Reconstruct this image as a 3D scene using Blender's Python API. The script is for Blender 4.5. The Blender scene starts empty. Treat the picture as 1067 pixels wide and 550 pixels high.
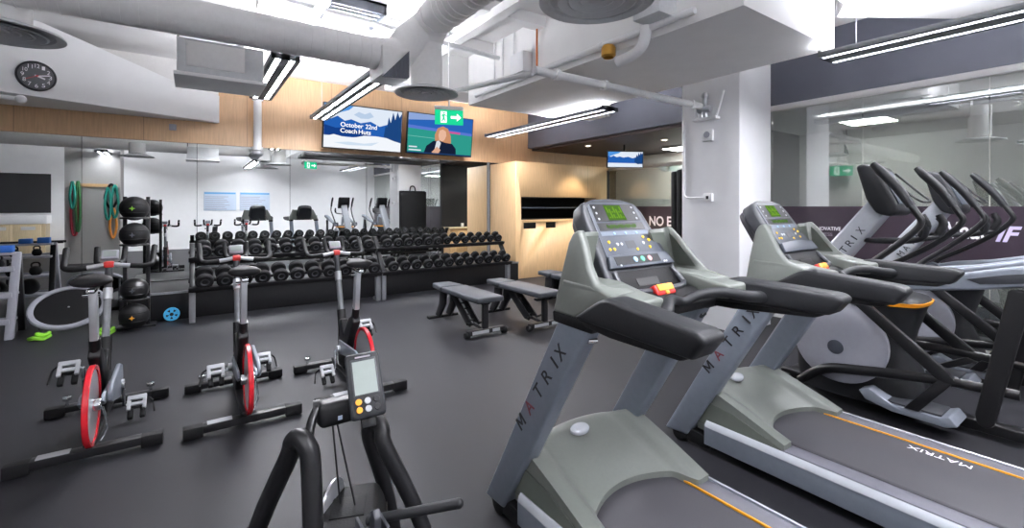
import bpy, bmesh, math, random
from mathutils import Vector, Matrix, Euler
random.seed(7)
SC = bpy.context.scene
COL = SC.collection
PI = math.pi
def V(*a): return Vector(a)

# ------------------------------------------------------------------ materials
def lin(c):
    c = c / 255.0
    return c / 12.92 if c <= 0.04045 else ((c + 0.055) / 1.055) ** 2.4
def rgb(h):
    if isinstance(h, str):
        h = h.lstrip('#'); h = tuple(int(h[i:i+2], 16) for i in (0, 2, 4))
    return tuple(lin(x) for x in h) + (1.0,)
def mat(name, col, rough=0.5, metal=0.0, var=0.06, scale=30.0, bump=0.0, spec=0.5, coat=0.0):
    m = bpy.data.materials.new(name); m.use_nodes = True
    nt = m.node_tree; b = nt.nodes['Principled BSDF']
    tc = nt.nodes.new('ShaderNodeTexCoord'); nz = nt.nodes.new('ShaderNodeTexNoise')
    nz.inputs['Scale'].default_value = scale; nz.inputs['Detail'].default_value = 3
    nt.links.new(tc.outputs['Object'], nz.inputs['Vector'])
    cr = nt.nodes.new('ShaderNodeValToRGB')
    c = rgb(col)
    cr.color_ramp.elements[0].position = 0.3; cr.color_ramp.elements[1].position = 0.7
    cr.color_ramp.elements[0].color = tuple(x * (1 - var) for x in c[:3]) + (1,)
    cr.color_ramp.elements[1].color = tuple(min(1, x * (1 + var)) for x in c[:3]) + (1,)
    nt.links.new(nz.outputs['Fac'], cr.inputs['Fac'])
    nt.links.new(cr.outputs['Color'], b.inputs['Base Color'])
    b.inputs['Roughness'].default_value = rough; b.inputs['Metallic'].default_value = metal
    b.inputs['Specular IOR Level'].default_value = spec
    b.inputs['Coat Weight'].default_value = coat
    if bump:
        bp = nt.nodes.new('ShaderNodeBump'); bp.inputs['Strength'].default_value = bump
        bp.inputs['Distance'].default_value = 0.01
        nt.links.new(nz.outputs['Fac'], bp.inputs['Height']); nt.links.new(bp.outputs['Normal'], b.inputs['Normal'])
    return m
def emit(name, col, s):
    m = bpy.data.materials.new(name); m.use_nodes = True
    nt = m.node_tree; nt.nodes.remove(nt.nodes['Principled BSDF'])
    e = nt.nodes.new('ShaderNodeEmission'); e.inputs['Color'].default_value = rgb(col); e.inputs['Strength'].default_value = s
    nt.links.new(e.outputs[0], nt.nodes['Material Output'].inputs['Surface'])
    return m
def wood_mat(name, col, seam_w=1.32, off=0.0):
    m = bpy.data.materials.new(name); m.use_nodes = True
    nt = m.node_tree; b = nt.nodes['Principled BSDF']; L = nt.links
    tc = nt.nodes.new('ShaderNodeTexCoord'); mp = nt.nodes.new('ShaderNodeMapping')
    mp.inputs['Scale'].default_value = (22, 22, 1.5)
    L.new(tc.outputs['Object'], mp.inputs['Vector'])
    nz = nt.nodes.new('ShaderNodeTexNoise'); nz.inputs['Scale'].default_value = 2.2; nz.inputs['Detail'].default_value = 5
    L.new(mp.outputs[0], nz.inputs['Vector'])
    cr = nt.nodes.new('ShaderNodeValToRGB'); c = rgb(col)[:3]
    cr.color_ramp.elements[0].position = .25; cr.color_ramp.elements[1].position = .75
    cr.color_ramp.elements[0].color = tuple(x * .86 for x in c) + (1,)
    cr.color_ramp.elements[1].color = tuple(min(1, x * 1.10) for x in c) + (1,)
    L.new(nz.outputs['Fac'], cr.inputs['Fac'])
    # vertical board joints
    sx = nt.nodes.new('ShaderNodeSeparateXYZ'); L.new(tc.outputs['Object'], sx.inputs[0])
    ad = nt.nodes.new('ShaderNodeMath'); ad.operation = 'ADD'; ad.inputs[1].default_value = 50 * seam_w + off
    L.new(sx.outputs['X'], ad.inputs[0])
    mo = nt.nodes.new('ShaderNodeMath'); mo.operation = 'MODULO'; mo.inputs[1].default_value = seam_w
    L.new(ad.outputs[0], mo.inputs[0])
    lt = nt.nodes.new('ShaderNodeMath'); lt.operation = 'LESS_THAN'; lt.inputs[1].default_value = 0.008
    L.new(mo.outputs[0], lt.inputs[0])
    mx = nt.nodes.new('ShaderNodeMixRGB'); L.new(lt.outputs[0], mx.inputs['Fac'])
    L.new(cr.outputs[0], mx.inputs['Color1']); mx.inputs['Color2'].default_value = tuple(x * .55 for x in c) + (1,)
    L.new(mx.outputs[0], b.inputs['Base Color']); b.inputs['Roughness'].default_value = .42
    return m
def floor_mat():
    m = bpy.data.materials.new('rubber_floor'); m.use_nodes = True
    nt = m.node_tree; b = nt.nodes['Principled BSDF']; L = nt.links
    tc = nt.nodes.new('ShaderNodeTexCoord')
    n1 = nt.nodes.new('ShaderNodeTexNoise'); n1.inputs['Scale'].default_value = 1.3; n1.inputs['Detail'].default_value = 6
    n2 = nt.nodes.new('ShaderNodeTexNoise'); n2.inputs['Scale'].default_value = 260; n2.inputs['Detail'].default_value = 2
    mp = nt.nodes.new('ShaderNodeMapping'); mp.inputs['Scale'].default_value = (2.5, 14, 1); mp.inputs['Rotation'].default_value = (0, 0, .5)
    n3 = nt.nodes.new('ShaderNodeTexNoise'); n3.inputs['Scale'].default_value = 1.6; n3.inputs['Detail'].default_value = 7; n3.inputs['Roughness'].default_value = .7
    L.new(tc.outputs['Object'], n1.inputs['Vector']); L.new(tc.outputs['Object'], n2.inputs['Vector'])
    L.new(tc.outputs['Object'], mp.inputs['Vector']); L.new(mp.outputs[0], n3.inputs['Vector'])
    cr = nt.nodes.new('ShaderNodeValToRGB')
    cr.color_ramp.elements[0].position = .3; cr.color_ramp.elements[0].color = rgb('#1b1b1f')
    cr.color_ramp.elements[1].position = .75; cr.color_ramp.elements[1].color = rgb('#212125')
    L.new(n1.outputs['Fac'], cr.inputs['Fac'])
    c2 = nt.nodes.new('ShaderNodeValToRGB')                     # pale scuff marks
    c2.color_ramp.elements[0].position = .64; c2.color_ramp.elements[0].color = (0, 0, 0, 1)
    c2.color_ramp.elements[1].position = .80; c2.color_ramp.elements[1].color = (.35, .35, .35, 1)
    L.new(n3.outputs['Fac'], c2.inputs['Fac'])
    mx = nt.nodes.new('ShaderNodeMixRGB'); L.new(c2.outputs[0], mx.inputs['Fac'])
    L.new(cr.outputs[0], mx.inputs['Color1']); mx.inputs['Color2'].default_value = rgb('#3f3e43')
    L.new(mx.outputs[0], b.inputs['Base Color'])
    b.inputs['Roughness'].default_value = .52; b.inputs['Specular IOR Level'].default_value = .26
    bp = nt.nodes.new('ShaderNodeBump'); bp.inputs['Strength'].default_value = .08; bp.inputs['Distance'].default_value = .002
    L.new(n2.outputs['Fac'], bp.inputs['Height']); L.new(bp.outputs[0], b.inputs['Normal'])
    return m
def mirror_mat():
    m = bpy.data.materials.new('mirror_silver'); m.use_nodes = True
    b = m.node_tree.nodes['Principled BSDF']
    b.inputs['Base Color'].default_value = (.83, .85, .84, 1); b.inputs['Metallic'].default_value = 1; b.inputs['Roughness'].default_value = .005
    return m
def glass_mat(nm='tinted_glass', fac=.42):
    m = bpy.data.materials.new(nm); m.use_nodes = True
    nt = m.node_tree; nt.nodes.remove(nt.nodes['Principled BSDF']); L = nt.links
    t = nt.nodes.new('ShaderNodeBsdfTransparent'); t.inputs[0].default_value = (.80, .83, .82, 1)
    g = nt.nodes.new('ShaderNodeBsdfGlossy'); g.inputs['Color'].default_value = (.9, .9, .9, 1); g.inputs['Roughness'].default_value = .01
    mx = nt.nodes.new('ShaderNodeMixShader'); mx.inputs[0].default_value = fac
    L.new(t.outputs[0], mx.inputs[1]); L.new(g.outputs[0], mx.inputs[2]); L.new(mx.outputs[0], nt.nodes['Material Output'].inputs['Surface'])
    return m

M = dict(
    floor=floor_mat(), mirror=mirror_mat(), glass=glass_mat(), glass2=glass_mat('clear_glass', .14),
    white=mat('white_paint', '#f3f3f4', .6, var=.015, scale=6), ceil=mat('ceiling_paint', '#f5f4f3', .7, var=.02, scale=4),
    offwhite=mat('offwhite_paint', '#eeecea', .55, var=.02), colwhite=mat('column_paint', '#f3f3f5', .5, var=.015, scale=5),
    navy=mat('slate_paint', '#565863', .6, var=.03, scale=5), navydark=mat('black_paint', '#2a292d', .55, var=.05),
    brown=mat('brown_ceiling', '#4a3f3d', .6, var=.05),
    wood=wood_mat('maple_panel', '#cda881', 1.32, .3), wood2=wood_mat('maple_cabinet', '#d6b285', 2.6, 1.9), cream=wood_mat('cream_laminate', '#e8d3ac', .75),
    duct=mat('duct_white', '#f2f1f0', .45, var=.02), ductgrey=mat('duct_grey', '#cfd1d3', .45, metal=.0, var=.04),
    alum=mat('aluminium', '#b9bcc0', .35, metal=.7, var=.04), chrome=mat('chrome', '#d5d7da', .15, metal=1, var=.02),
    steel=mat('satin_steel', '#c4c6ca', .3, metal=.55, var=.03),
    black=mat('black_metal', '#19191b', .38, spec=.3, var=.08), blackr=mat('black_rubber', '#111113', .6, spec=.25, var=.1, bump=.1, scale=120),
    blackg=mat('black_gloss', '#121214', .3, var=.05), charcoal=mat('charcoal_plastic', '#1c1d20', .5, spec=.32, var=.05, scale=90, bump=.05),
    char2=mat('graphite_plastic', '#303237', .45, var=.05), slate=mat('slate_plastic', '#3f444d', .4, var=.04),
    frame=mat('treadmill_frame_paint', '#7b828d', .38, metal=.35, var=.04), frame2=mat('rail_silver', '#bcc0c6', .25, metal=.25, var=.03),
    sage=mat('sage_plastic', '#646863', .42, var=.03, scale=60), sageshade=mat('shaded_sage_plastic', '#545952', .5, var=.04),
    belt=mat('belt_rubber', '#36353a', .62, var=.06, scale=200), step=mat('step_plastic', '#5e5e66', .55, var=.05),
    amber=mat('amber_trim', '#d9951c', .4, var=.05), amber2=mat('orange_trim', '#f09c1e', .4, var=.04),
    red=mat('red_paint', '#c8202c', .25, var=.05, coat=.3), redp=mat('red_plastic', '#c02a26', .3, var=.05), orangep=mat('orange_plastic', '#f5a03c', .35, var=.05),
    lightgrey=mat('light_grey_plastic', '#9c9da6', .38, var=.03), silverp=mat('silver_plastic', '#858b95', .35, metal=.35, var=.04),
    grid=mat('frame_grey', '#7a7c80', .4, metal=.3, var=.05),
    plum=mat('plum_vinyl', '#362d36', .3, var=.03), letter=mat('white_vinyl', '#f2f0f4', .5, var=.02), lilac=mat('lilac_vinyl', '#cfc4e6', .5, var=.02),
    darkletter=mat('dark_letter', '#17171b', .5, var=.05), redletter=mat('maroon_letter', '#70303a', .5, var=.05), greyletter=mat('grey_letter', '#9a939c', .5, var=.02),
    pedal=mat('pedal_alloy', '#c6c8cc', .3, metal=.2, var=.03), pad=mat('upholstery', '#2f3238', .55, var=.05, bump=.06, scale=150),
    blue=mat('blue_foam', '#1f5fb0', .6, var=.06), cyan=mat('cyan_plastic', '#3ba3d3', .4, var=.05), green=mat('lime_band', '#7fc32c', .5, var=.05),
    teal=mat('teal_band', '#1f8f80', .55, var=.06), redband=mat('red_band', '#a32034', .55, var=.06), greenband=mat('green_band', '#2f6d3a', .55, var=.06),
    yellowb=mat('yellow_button', '#f0c02a', .4, var=.03), whiteb=mat('white_button', '#b9bbbf', .4, var=.02), blueb=mat('blue_button', '#8fb4d6', .4, var=.03),
    greenb=mat('green_button', '#58b78d', .4, var=.03), pinkb=mat('pink_button', '#e79a9c', .4, var=.03), greyb=mat('grey_button', '#5f6874', .4, var=.03),
    copper=mat('copper', '#b5642f', .3, metal=.8, var=.05), brass=mat('brass', '#b98a3c', .35, metal=.7, var=.05),
    paper=mat('white_paper', '#c6d4e6', .6, var=.02), bluepaper=mat('blue_paper', '#5fa4d6', .6, var=.03),
    glow=emit('tube_glow', '#f6f7ff', 125.0), exitg=emit('exit_green', '#18b07c', 1.1), exitw=emit('exit_white', '#f4fff8', 1.3),
    lcd=emit('lcd_green', '#6f9e46', .42), lcdb=emit('lcd_green_bright', '#8cc23c', .5), lcdg=mat('lcd_grey', '#8f9893', .3, var=.02), lcdd=mat('lcd_text', '#3c5a2a', .4),
    shadedcol=mat('shaded_column_tone', '#b0afad', .6, var=.02), lhous=mat('light_housing', '#5c5e62', .5, var=.03), glow2=emit('back_room_glow', '#f6f7ff', 14.0), down=emit('downlight_glow', '#fff2dd', 14.0),
)

# ------------------------------------------------------------------ mesh builder
def frame_from(z):
    z = z.normalized(); a = V(0, 0, 1) if abs(z.z) < .95 else V(1, 0, 0)
    x = a.cross(z).normalized(); y = z.cross(x); return x, y, z
class MB:
    def __init__(s, T=None): s.bm = bmesh.new(); s.T = T or Matrix.Identity(4); s.mats = []
    def _mi(s, m):
        if m is None: return 0
        if m not in s.mats: s.mats.append(m)
        return s.mats.index(m)
    def _merge(s, b, R=None, m=None):
        X = s.T @ R if R is not None else s.T
        b.transform(X)
        if X.to_3x3().determinant() < 0: bmesh.ops.reverse_faces(b, faces=b.faces)
        i = s._mi(m)
        for f in b.faces: f.material_index = i
        me = bpy.data.meshes.new('tmp'); b.to_mesh(me); b.free(); s.bm.from_mesh(me); bpy.data.meshes.remove(me)
        return s
    def box(s, lo, hi, bev=0.0, R=None, seg=2, m=None):
        b = bmesh.new(); bmesh.ops.create_cube(b, size=1)
        lo, hi = Vector(lo), Vector(hi)
        c = (lo + hi) / 2; d = hi - lo
        for v in b.verts: v.co = V(c.x + v.co.x * d.x, c.y + v.co.y * d.y, c.z + v.co.z * d.z)
        if bev: bmesh.ops.bevel(b, geom=list(b.edges), offset=min(bev, .49 * min(abs(d.x), abs(d.y), abs(d.z))), segments=seg, profile=.5, affect='EDGES')
        return s._merge(b, R, m)
    def prism(s, poly, axis, h0, h1, bev=0.0, R=None, seg=2, m=None):
        b = bmesh.new()
        def P(a, c, h): return V(h, a, c) if axis == 'x' else (V(a, h, c) if axis == 'y' else V(a, c, h))
        v0 = [b.verts.new(P(a, c, h0)) for a, c in poly]; v1 = [b.verts.new(P(a, c, h1)) for a, c in poly]
        n = len(poly)
        b.faces.new(v0); b.faces.new(v1[::-1])
        for i in range(n): b.faces.new((v0[i], v1[i], v1[(i+1) % n], v0[(i+1) % n])[::-1])
        bmesh.ops.recalc_face_normals(b, faces=b.faces)
        if bev: bmesh.ops.bevel(b, geom=list(b.edges), offset=bev, segments=seg, profile=.5, affect='EDGES', clamp_overlap=True)
        return s._merge(b, R, m)
    def cyl(s, p0, p1, r0, r1=None, n=16, bev=0.0, R=None, m=None):
        r1 = r0 if r1 is None else r1
        p0, p1 = Vector(p0), Vector(p1); x, y, z = frame_from(p1 - p0)
        b = bmesh.new(); A = []; B = []
        for i in range(n):
            t = 2 * PI * i / n; d = x * math.cos(t) + y * math.sin(t)
            A.append(b.verts.new(p0 + d * r0)); B.append(b.verts.new(p1 + d * r1))
        b.faces.new(A[::-1]); b.faces.new(B)
        for i in range(n): b.faces.new((A[i], A[(i+1) % n], B[(i+1) % n], B[i]))
        if bev:
            es = [e for e in b.edges if all(len(f.verts) == n or True for f in e.link_faces) and any(len(f.verts) == n for f in e.link_faces)]
            bmesh.ops.bevel(b, geom=es, offset=bev, segments=2, profile=.5, affect='EDGES')
        return s._merge(b, R, m)
    def tube(s, pts, r, n=10, smooth=4, closed=False, flat=1.0, up=None, R=None, m=None):
        P = [Vector(p) for p in pts]; k = len(P)
        rs = r if isinstance(r, (list, tuple)) else [r] * k
        Q = []; W = []
        if smooth > 1 and k > 2:
            for i in range(k if closed else k - 1):
                g = (lambda j: P[j % k]) if closed else (lambda j: P[max(0, min(k-1, j))])
                h = (lambda j: rs[j % k]) if closed else (lambda j: rs[max(0, min(k-1, j))])
                for q in range(smooth):
                    t = q / smooth; a, b_, c, d = g(i-1), g(i), g(i+1), g(i+2)
                    Q.append(.5 * ((2*b_) + (c-a)*t + (2*a-5*b_+4*c-d)*t*t + (3*b_-a-3*c+d)*t**3)); W.append(h(i)*(1-t)+h(i+1)*t)
            if not closed: Q.append(P[-1]); W.append(rs[-1])
        else: Q, W = P, list(rs)
        k = len(Q); b = bmesh.new(); rings = []; px = None
        for i in range(k):
            t = (Q[(i+1) % k] - Q[i-1]) if closed else (Q[min(k-1, i+1)] - Q[max(0, i-1)])
            if t.length < 1e-9: t = V(0, 0, 1)
            t.normalize()
            if px is None:
                x, y, _ = frame_from(t)
                if up is not None: y = (Vector(up) - t * Vector(up).dot(t)).normalized(); x = y.cross(t)
            else:
                x = (px - t * px.dot(t)).normalized(); y = t.cross(x)
            px = x
            rings.append([b.verts.new(Q[i] + (x * math.cos(2*PI*j/n) * flat + y * math.sin(2*PI*j/n)) * W[i]) for j in range(n)])
        for i in range(k if closed else k - 1):
            A, B = rings[i], rings[(i+1) % k]
            for j in range(n): b.faces.new((A[j], A[(j+1) % n], B[(j+1) % n], B[j]))
        if not closed: b.faces.new(rings[0][::-1]); b.faces.new(rings[-1])
        return s._merge(b, R, m)
    def lathe(s, prof, c, axis=(0, 0, 1), n=24, R=None, m=None):
        x, y, z = frame_from(Vector(axis)); c = Vector(c); b = bmesh.new(); rings = []
        for r, h in prof:
            if r < 1e-6: rings.append([b.verts.new(c + z * h)])
            else: rings.append([b.verts.new(c + z * h + (x * math.cos(2*PI*j/n) + y * math.sin(2*PI*j/n)) * r) for j in range(n)])
        for A, B in zip(rings, rings[1:]):
            for j in range(n):
                f = [A[j % len(A)], A[(j+1) % len(A)], B[(j+1) % len(B)], B[j % len(B)]]
                f = list(dict.fromkeys(f))
                if len(f) > 2: b.faces.new(f)
        if len(rings[0]) > 2 and len(rings[-1]) > 2:            # hollow section: close it on itself
            A, B = rings[-1], rings[0]
            for j in range(n): b.faces.new((A[j], A[(j+1) % n], B[(j+1) % n], B[j]))
        else:
            for Rg, rev in ((rings[0], True), (rings[-1], False)):
                if len(Rg) > 2: b.faces.new(Rg[::-1] if rev else Rg)
        bmesh.ops.recalc_face_normals(b, faces=b.faces)
        return s._merge(b, R, m)
    def ball(s, c, r, sc=(1, 1, 1), n=20, R=None, m=None):
        b = bmesh.new(); bmesh.ops.create_uvsphere(b, u_segments=n, v_segments=max(8, n // 2), radius=r)
        for v in b.verts: v.co = V(v.co.x * sc[0] + c[0], v.co.y * sc[1] + c[1], v.co.z * sc[2] + c[2])
        return s._merge(b, R, m)
    def grid(s, f, nu, nv, R=None, m=None):
        b = bmesh.new(); g = [[b.verts.new(f(i / nu, j / nv)) for j in range(nv + 1)] for i in range(nu + 1)]
        for i in range(nu):
            for j in range(nv): b.faces.new((g[i][j], g[i+1][j], g[i+1][j+1], g[i][j+1]))
        return s._merge(b, R, m)
    def mesh(s, me, R=None, m=None):
        b = bmesh.new(); b.from_mesh(me); return s._merge(b, R, m)
    def data(s, name, mt, ang=38):
        me = bpy.data.meshes.new(name); s.bm.to_mesh(me); s.bm.free()
        for q in ([mt] if not s.mats else s.mats): me.materials.append(q)
        for p in me.polygons: p.use_smooth = True
        me.set_sharp_from_angle(angle=math.radians(ang))
        return me
    def build(s, name, mt=None, parent=None, ang=38):
        me = s.data(name, mt, ang); o = bpy.data.objects.new(name, me); COL.objects.link(o)
        if parent is not None: o.parent = parent
        else:
            xs = [v.co for v in me.vertices]
            c = V((min(v.x for v in xs) + max(v.x for v in xs)) / 2, (min(v.y for v in xs) + max(v.y for v in xs)) / 2, min(v.z for v in xs))
            me.transform(Matrix.Translation(-c)); o.location = c
        return o
def tag(o, label=None, cat=None, group=None, kind=None):
    for k, v in (('label', label), ('category', cat), ('group', group), ('kind', kind)):
        if v: o[k] = v
    return o
def empty(name, loc, label, cat, group=None, rz=0.0):
    o = bpy.data.objects.new(name, None); COL.objects.link(o); o.location = loc; o.rotation_euler = (0, 0, rz); o.empty_display_size = .1
    return tag(o, label, cat, group)
def kids(o): return [c for c in bpy.data.objects if c.parent == o]
def copy_tree(o, loc, label, group=None, rz=None):
    c = o.copy(); COL.objects.link(c); c.location = loc; c['label'] = label
    if group: c['group'] = group
    if rz is not None: c.rotation_euler.z = rz
    for k in kids(o):
        d = k.copy(); COL.objects.link(d); d.parent = c
        for g in kids(k):
            e = g.copy(); COL.objects.link(e); e.parent = d
    return c
def struct(name, mb, mt): return tag(mb.build(name, mt), kind='structure')
def text_mesh(t, w, h=None, extrude=.0015, shear=0.0, bold=0.0, align='LEFT'):
    cu = bpy.data.curves.new('txt', 'FONT'); cu.body = t; cu.size = 1; cu.shear = shear; cu.offset = bold
    o = bpy.data.objects.new('txt', cu); COL.objects.link(o)
    me = bpy.data.meshes.new_from_object(o.evaluated_get(bpy.context.evaluated_depsgraph_get()))
    bpy.data.objects.remove(o); bpy.data.curves.remove(cu)
    xs = [v.co.x for v in me.vertices]; ys = [v.co.y for v in me.vertices]
    x0, x1, y0, y1 = min(xs), max(xs), min(ys), max(ys)
    sx = w / (x1 - x0); sy = sx if h is None else h / (y1 - y0)
    b = bmesh.new(); b.from_mesh(me)
    for v in b.verts: v.co = V((v.co.x - x0) * sx, (v.co.y - y0) * sy, 0)
    r = bmesh.ops.extrude_face_region(b, geom=list(b.faces))
    for v in r['geom']:
        if isinstance(v, bmesh.types.BMVert): v.co.z += extrude
    b.to_mesh(me); b.free(); return me
def basis(o, x, y):
    x = Vector(x).normalized(); y = Vector(y); y = (y - x * y.dot(x)).normalized(); z = x.cross(y)
    return Matrix(((x.x, y.x, z.x, o[0]), (x.y, y.y, z.y, o[1]), (x.z, y.z, z.z, o[2]), (0, 0, 0, 1)))
def bool_cut(o, cutters):
    """subtract solids from a mesh object, keep it as plain mesh data"""
    for mb in cutters:
        c = bpy.data.objects.new('cut', mb.data('cut', None)); COL.objects.link(c)
        c.matrix_world = Matrix.Translation(o.location)
        md = o.modifiers.new('b', 'BOOLEAN'); md.object = c; md.operation = 'DIFFERENCE'; md.solver = 'EXACT'
        bpy.context.view_layer.update()
        me = bpy.data.meshes.new_from_object(o.evaluated_get(bpy.context.evaluated_depsgraph_get()))
        o.modifiers.clear(); o.data = me; bpy.data.objects.remove(c)
    return o

# ------------------------------------------------------------------ camera  (x along the mirror wall, y towards it)
F = 474.0; ANG = math.atan2(.575, .818)
cam = bpy.data.cameras.new('camera'); co = bpy.data.objects.new('camera', cam); COL.objects.link(co)
cam.sensor_width = 36; cam.lens = F / 1067 * 36; cam.shift_y = -60 / 1067; cam.clip_start = .02
co.location = (0, 0, 1.5); co.rotation_euler = (PI / 2, 0, -ANG); SC.camera = co
SN, CS = math.sin(ANG), math.cos(ANG)
# ------------------------------------------------------------------ setting
ZC = 3.72; YM = 8.65; XG = 6.5
struct('floor', MB().box((-5.1, -2.6, -.1), (9.8, 8.9, 0)), M['floor'])
struct('ceiling', MB().box((-5.1, -2.6, ZC), (9.8, 8.9, ZC + .1)), M['ceil'])
struct('wall_back', MB().box((-5.1, YM + .03, 0), (9.8, YM + .15, ZC)), M['navydark'])
struct('trim_1', MB().box((-5.1, YM - .06, 2.48), (9.8, YM + .03, ZC)), M['wood'])                 # maple fascia over the mirrors
struct('wall_left', MB().box((-5.1, -2.5, 0), (-5.0, YM, ZC)), M['white'])
struct('wall_front', MB().box((-1.55, -2.6, 0), (9.8, -2.5, ZC)), M['white'])
struct('wall_front_left', MB().box((-5.0, -2.6, 0), (-1.55, -2.5, ZC)), M['white'])
struct('trim_2', MB().prism([(-.75, 7.5), (5.43, 7.5), (5.43, YM - .02), (-.75, YM - .02)], 'z', 0, .37, bev=.004), M['black'])   # low dark ledge under the mirrors
struct('wall_upper_left', MB().box((-5.0, YM - .12, 2.87), (.34, YM - .065, ZC)), M['offwhite'])
struct('trim_3', MB().box((-.75, 7.49, .345), (5.43, 7.505, .375)), M['grid'])
# right side: painted header, glazing, room beyond, recess behind the column
struct('wall_right_header', MB().box((XG, -2.5, 2.87), (XG + .12, YM - .06, ZC)), M['navy'])
struct('trim_4', MB().box((XG - .03, -2.5, 2.80), (XG + .09, 4.0, 2.87), bev=.005), M['offwhite'])
struct('wall_right_end', MB().box((XG, 4.0, 0), (9.6, 4.1, 2.87)), M['navydark'])
struct('wall_right_far', MB().box((9.6, -2.5, 0), (9.7, YM, ZC)), M['offwhite'])
struct('ceiling_right', MB().box((XG + .12, -2.5, 2.87), (9.6, 4.1, 2.95)), M['ceil'])
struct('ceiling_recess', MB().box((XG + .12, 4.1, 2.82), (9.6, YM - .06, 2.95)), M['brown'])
struct('baseboard_right', MB().box((XG - .015, -2.5, 0), (XG + .03, 4.0, .14)), M['white'])
ys = [-2.5, -1.13, -.08, .976, 2.03, 3.06, 4.0]
for i in range(6):
    struct('window_%d' % (i + 1), MB().box((XG + .03, ys[i] + .004, .14), (XG + .042, ys[i+1] - .004, 2.8)), M['glass'])
vb = tag(MB().box((XG + .022, -2.5, .72), (XG + .029, 4.0, 1.5)).build('vinyl_band', M['plum']), 'wide dark plum vinyl band across the glass wall behind the ellipticals', 'decal')
def onglass(t, name, y0, y1, z0, z1, m, label, shear=0, bold=0, x=XG + .0215, cat='lettering', grp=None):
    R = basis((x, y0, z0), (0, -1, 0), (0, 0, 1))
    o = MB().mesh(text_mesh(t, abs(y0 - y1), z1 - z0, .003, shear, bold), R).build(name, m)
    return tag(o, label, cat, grp)
onglass('INNOVATIVE', 'wall_lettering', 2.57, 2.25, 1.20, 1.245, M['letter'], 'small white word INNOVATIVE on the dark band right of the farther treadmill', bold=.01)
onglass('FITNESS', 'wall_lettering', 2.55, 2.34, 1.13, 1.17, M['greyletter'], 'small grey word FITNESS under the white word INNOVATIVE on the dark band')
onglass('What', 'wall_lettering', 1.37, .99, 1.165, 1.34, M['letter'], 'white word What on the dark band behind the elliptical arms', bold=.02)
onglass('IF', 'wall_lettering', .935, .755, 1.15, 1.305, M['lilac'], 'large slanted lilac word IF at the right end of the dark band', shear=.35, bold=.03)
# recess glazing with its own band
struct('window_7', MB().box((8.2, 4.1, 0), (8.212, 7.6, 2.35)), M['glass2'])
struct('trim_5', MB().box((8.17, 4.1, 2.35), (8.24, 7.6, 2.42)), M['offwhite'])
tag(MB().box((8.19, 4.1, .72), (8.199, 7.6, 1.5)).build('vinyl_band', M['plum']), 'dark plum vinyl band on the glass in the recess left of the white column', 'decal')
onglass('NO E', 'wall_lettering', 6.42, 5.86, 1.08, 1.29, M['letter'], 'white letters NO E on the dark band left of the white column', x=8.1895, bold=.02)
# white column and the sloped white bulkhead, main beam box, diagonal soffit
struct('wall_column', MB().box((5.27, 2.84, 0), (6.02, 3.61, ZC), bev=.006), M['colwhite'])
struct('wall_bulkhead', MB(basis((0.348, 8.499, 0), (1.084, .46, 0), (0, 0, 1))).prism([(0, 2.813), (0, 3.236), (-.68, 3.344), (-2.0, 3.715), (-4.6, 3.715), (-4.6, 2.813)], 'z', -.09, 0), M['white'])
struct('ceiling_bulkhead', MB().prism([(.348, 8.5), (-3.9, 6.70), (-3.9, 8.55), (.30, 8.58)], 'z', 2.816, 2.86), M['offwhite'])
struct('ceiling_beam', MB().box((3.36, 1.78, 3.0), (5.0, 5.9, ZC)), M['ceil'])
struct('ceiling_soffit', MB().prism([(5.30, 1.86), (6.49, 1.08), (6.49, -2.45), (3.0, -2.45), (3.0, 1.70), (5.01, 1.70)], 'z', 3.4, ZC), M['ceil'])
struct('trim_6', MB().box((2.3, 5.95, 3.2), (6.45, 6.5, ZC)), M['ceil'])
for i, (a, b) in enumerate([((1.9, 5.2, 3.58), (3.36, 5.35, 3.71)), ((1.9, 4.1, 3.58), (3.36, 4.25, 3.71)), ((2.6, 2.9, 3.5), (2.72, 5.95, 3.6)), ((1.9, 6.4, 3.55), (3.3, 6.6, 3.71)), ((-.6, 5.4, 3.5), (1.9, 5.55, 3.71)), ((.55, 3.0, 3.55), (.72, 8.4, 3.71))]):
    struct('trim_%d' % (7 + i), MB().box(a, b), M['ceil'])
# column in shaded grey behind the camera, cream counter, all seen in the mirrors
struct('wall_column_left', MB().box((-2.70, .25, 0), (-1.6, 1.0, ZC)), M['shadedcol'])  # grey tone carries the shade of the column's unlit side

# mirrors
xs = [-2.58, -1.26, .06, 1.38, 2.70, 4.02, 5.40]
names = ['leftmost mirror panel, behind the round trampoline', 'mirror panel behind the tree of exercise balls', 'mirror panel above the left end of the long dumbbell rack', 'mirror panel below the left half of the mountain screen',
         'mirror panel below the screen with the reporter, left of the black corner', 'rightmost mirror panel, beside the maple cabinet']
for i in range(6):
    zb = .375 if i > 1 else .05
    mb = MB()
    if i == 1: mb.prism([(xs[1] + .003, .05), (-.76, .05), (-.76, .38), (xs[2] - .003, .38), (xs[2] - .003, 2.48), (xs[1] + .003, 2.48)], 'y', YM - .02, YM)
    else: mb.box((xs[i] + .003, YM - .02, zb), (xs[i+1] - .003, YM, 2.48))
    tag(mb.build('mirror_panel', M['mirror']), names[i], 'mirror', 'wall mirrors')
struct('trim_14', MB().box((5.40, YM - .05, .37), (5.44, YM, 2.48)), M['grid'])

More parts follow.
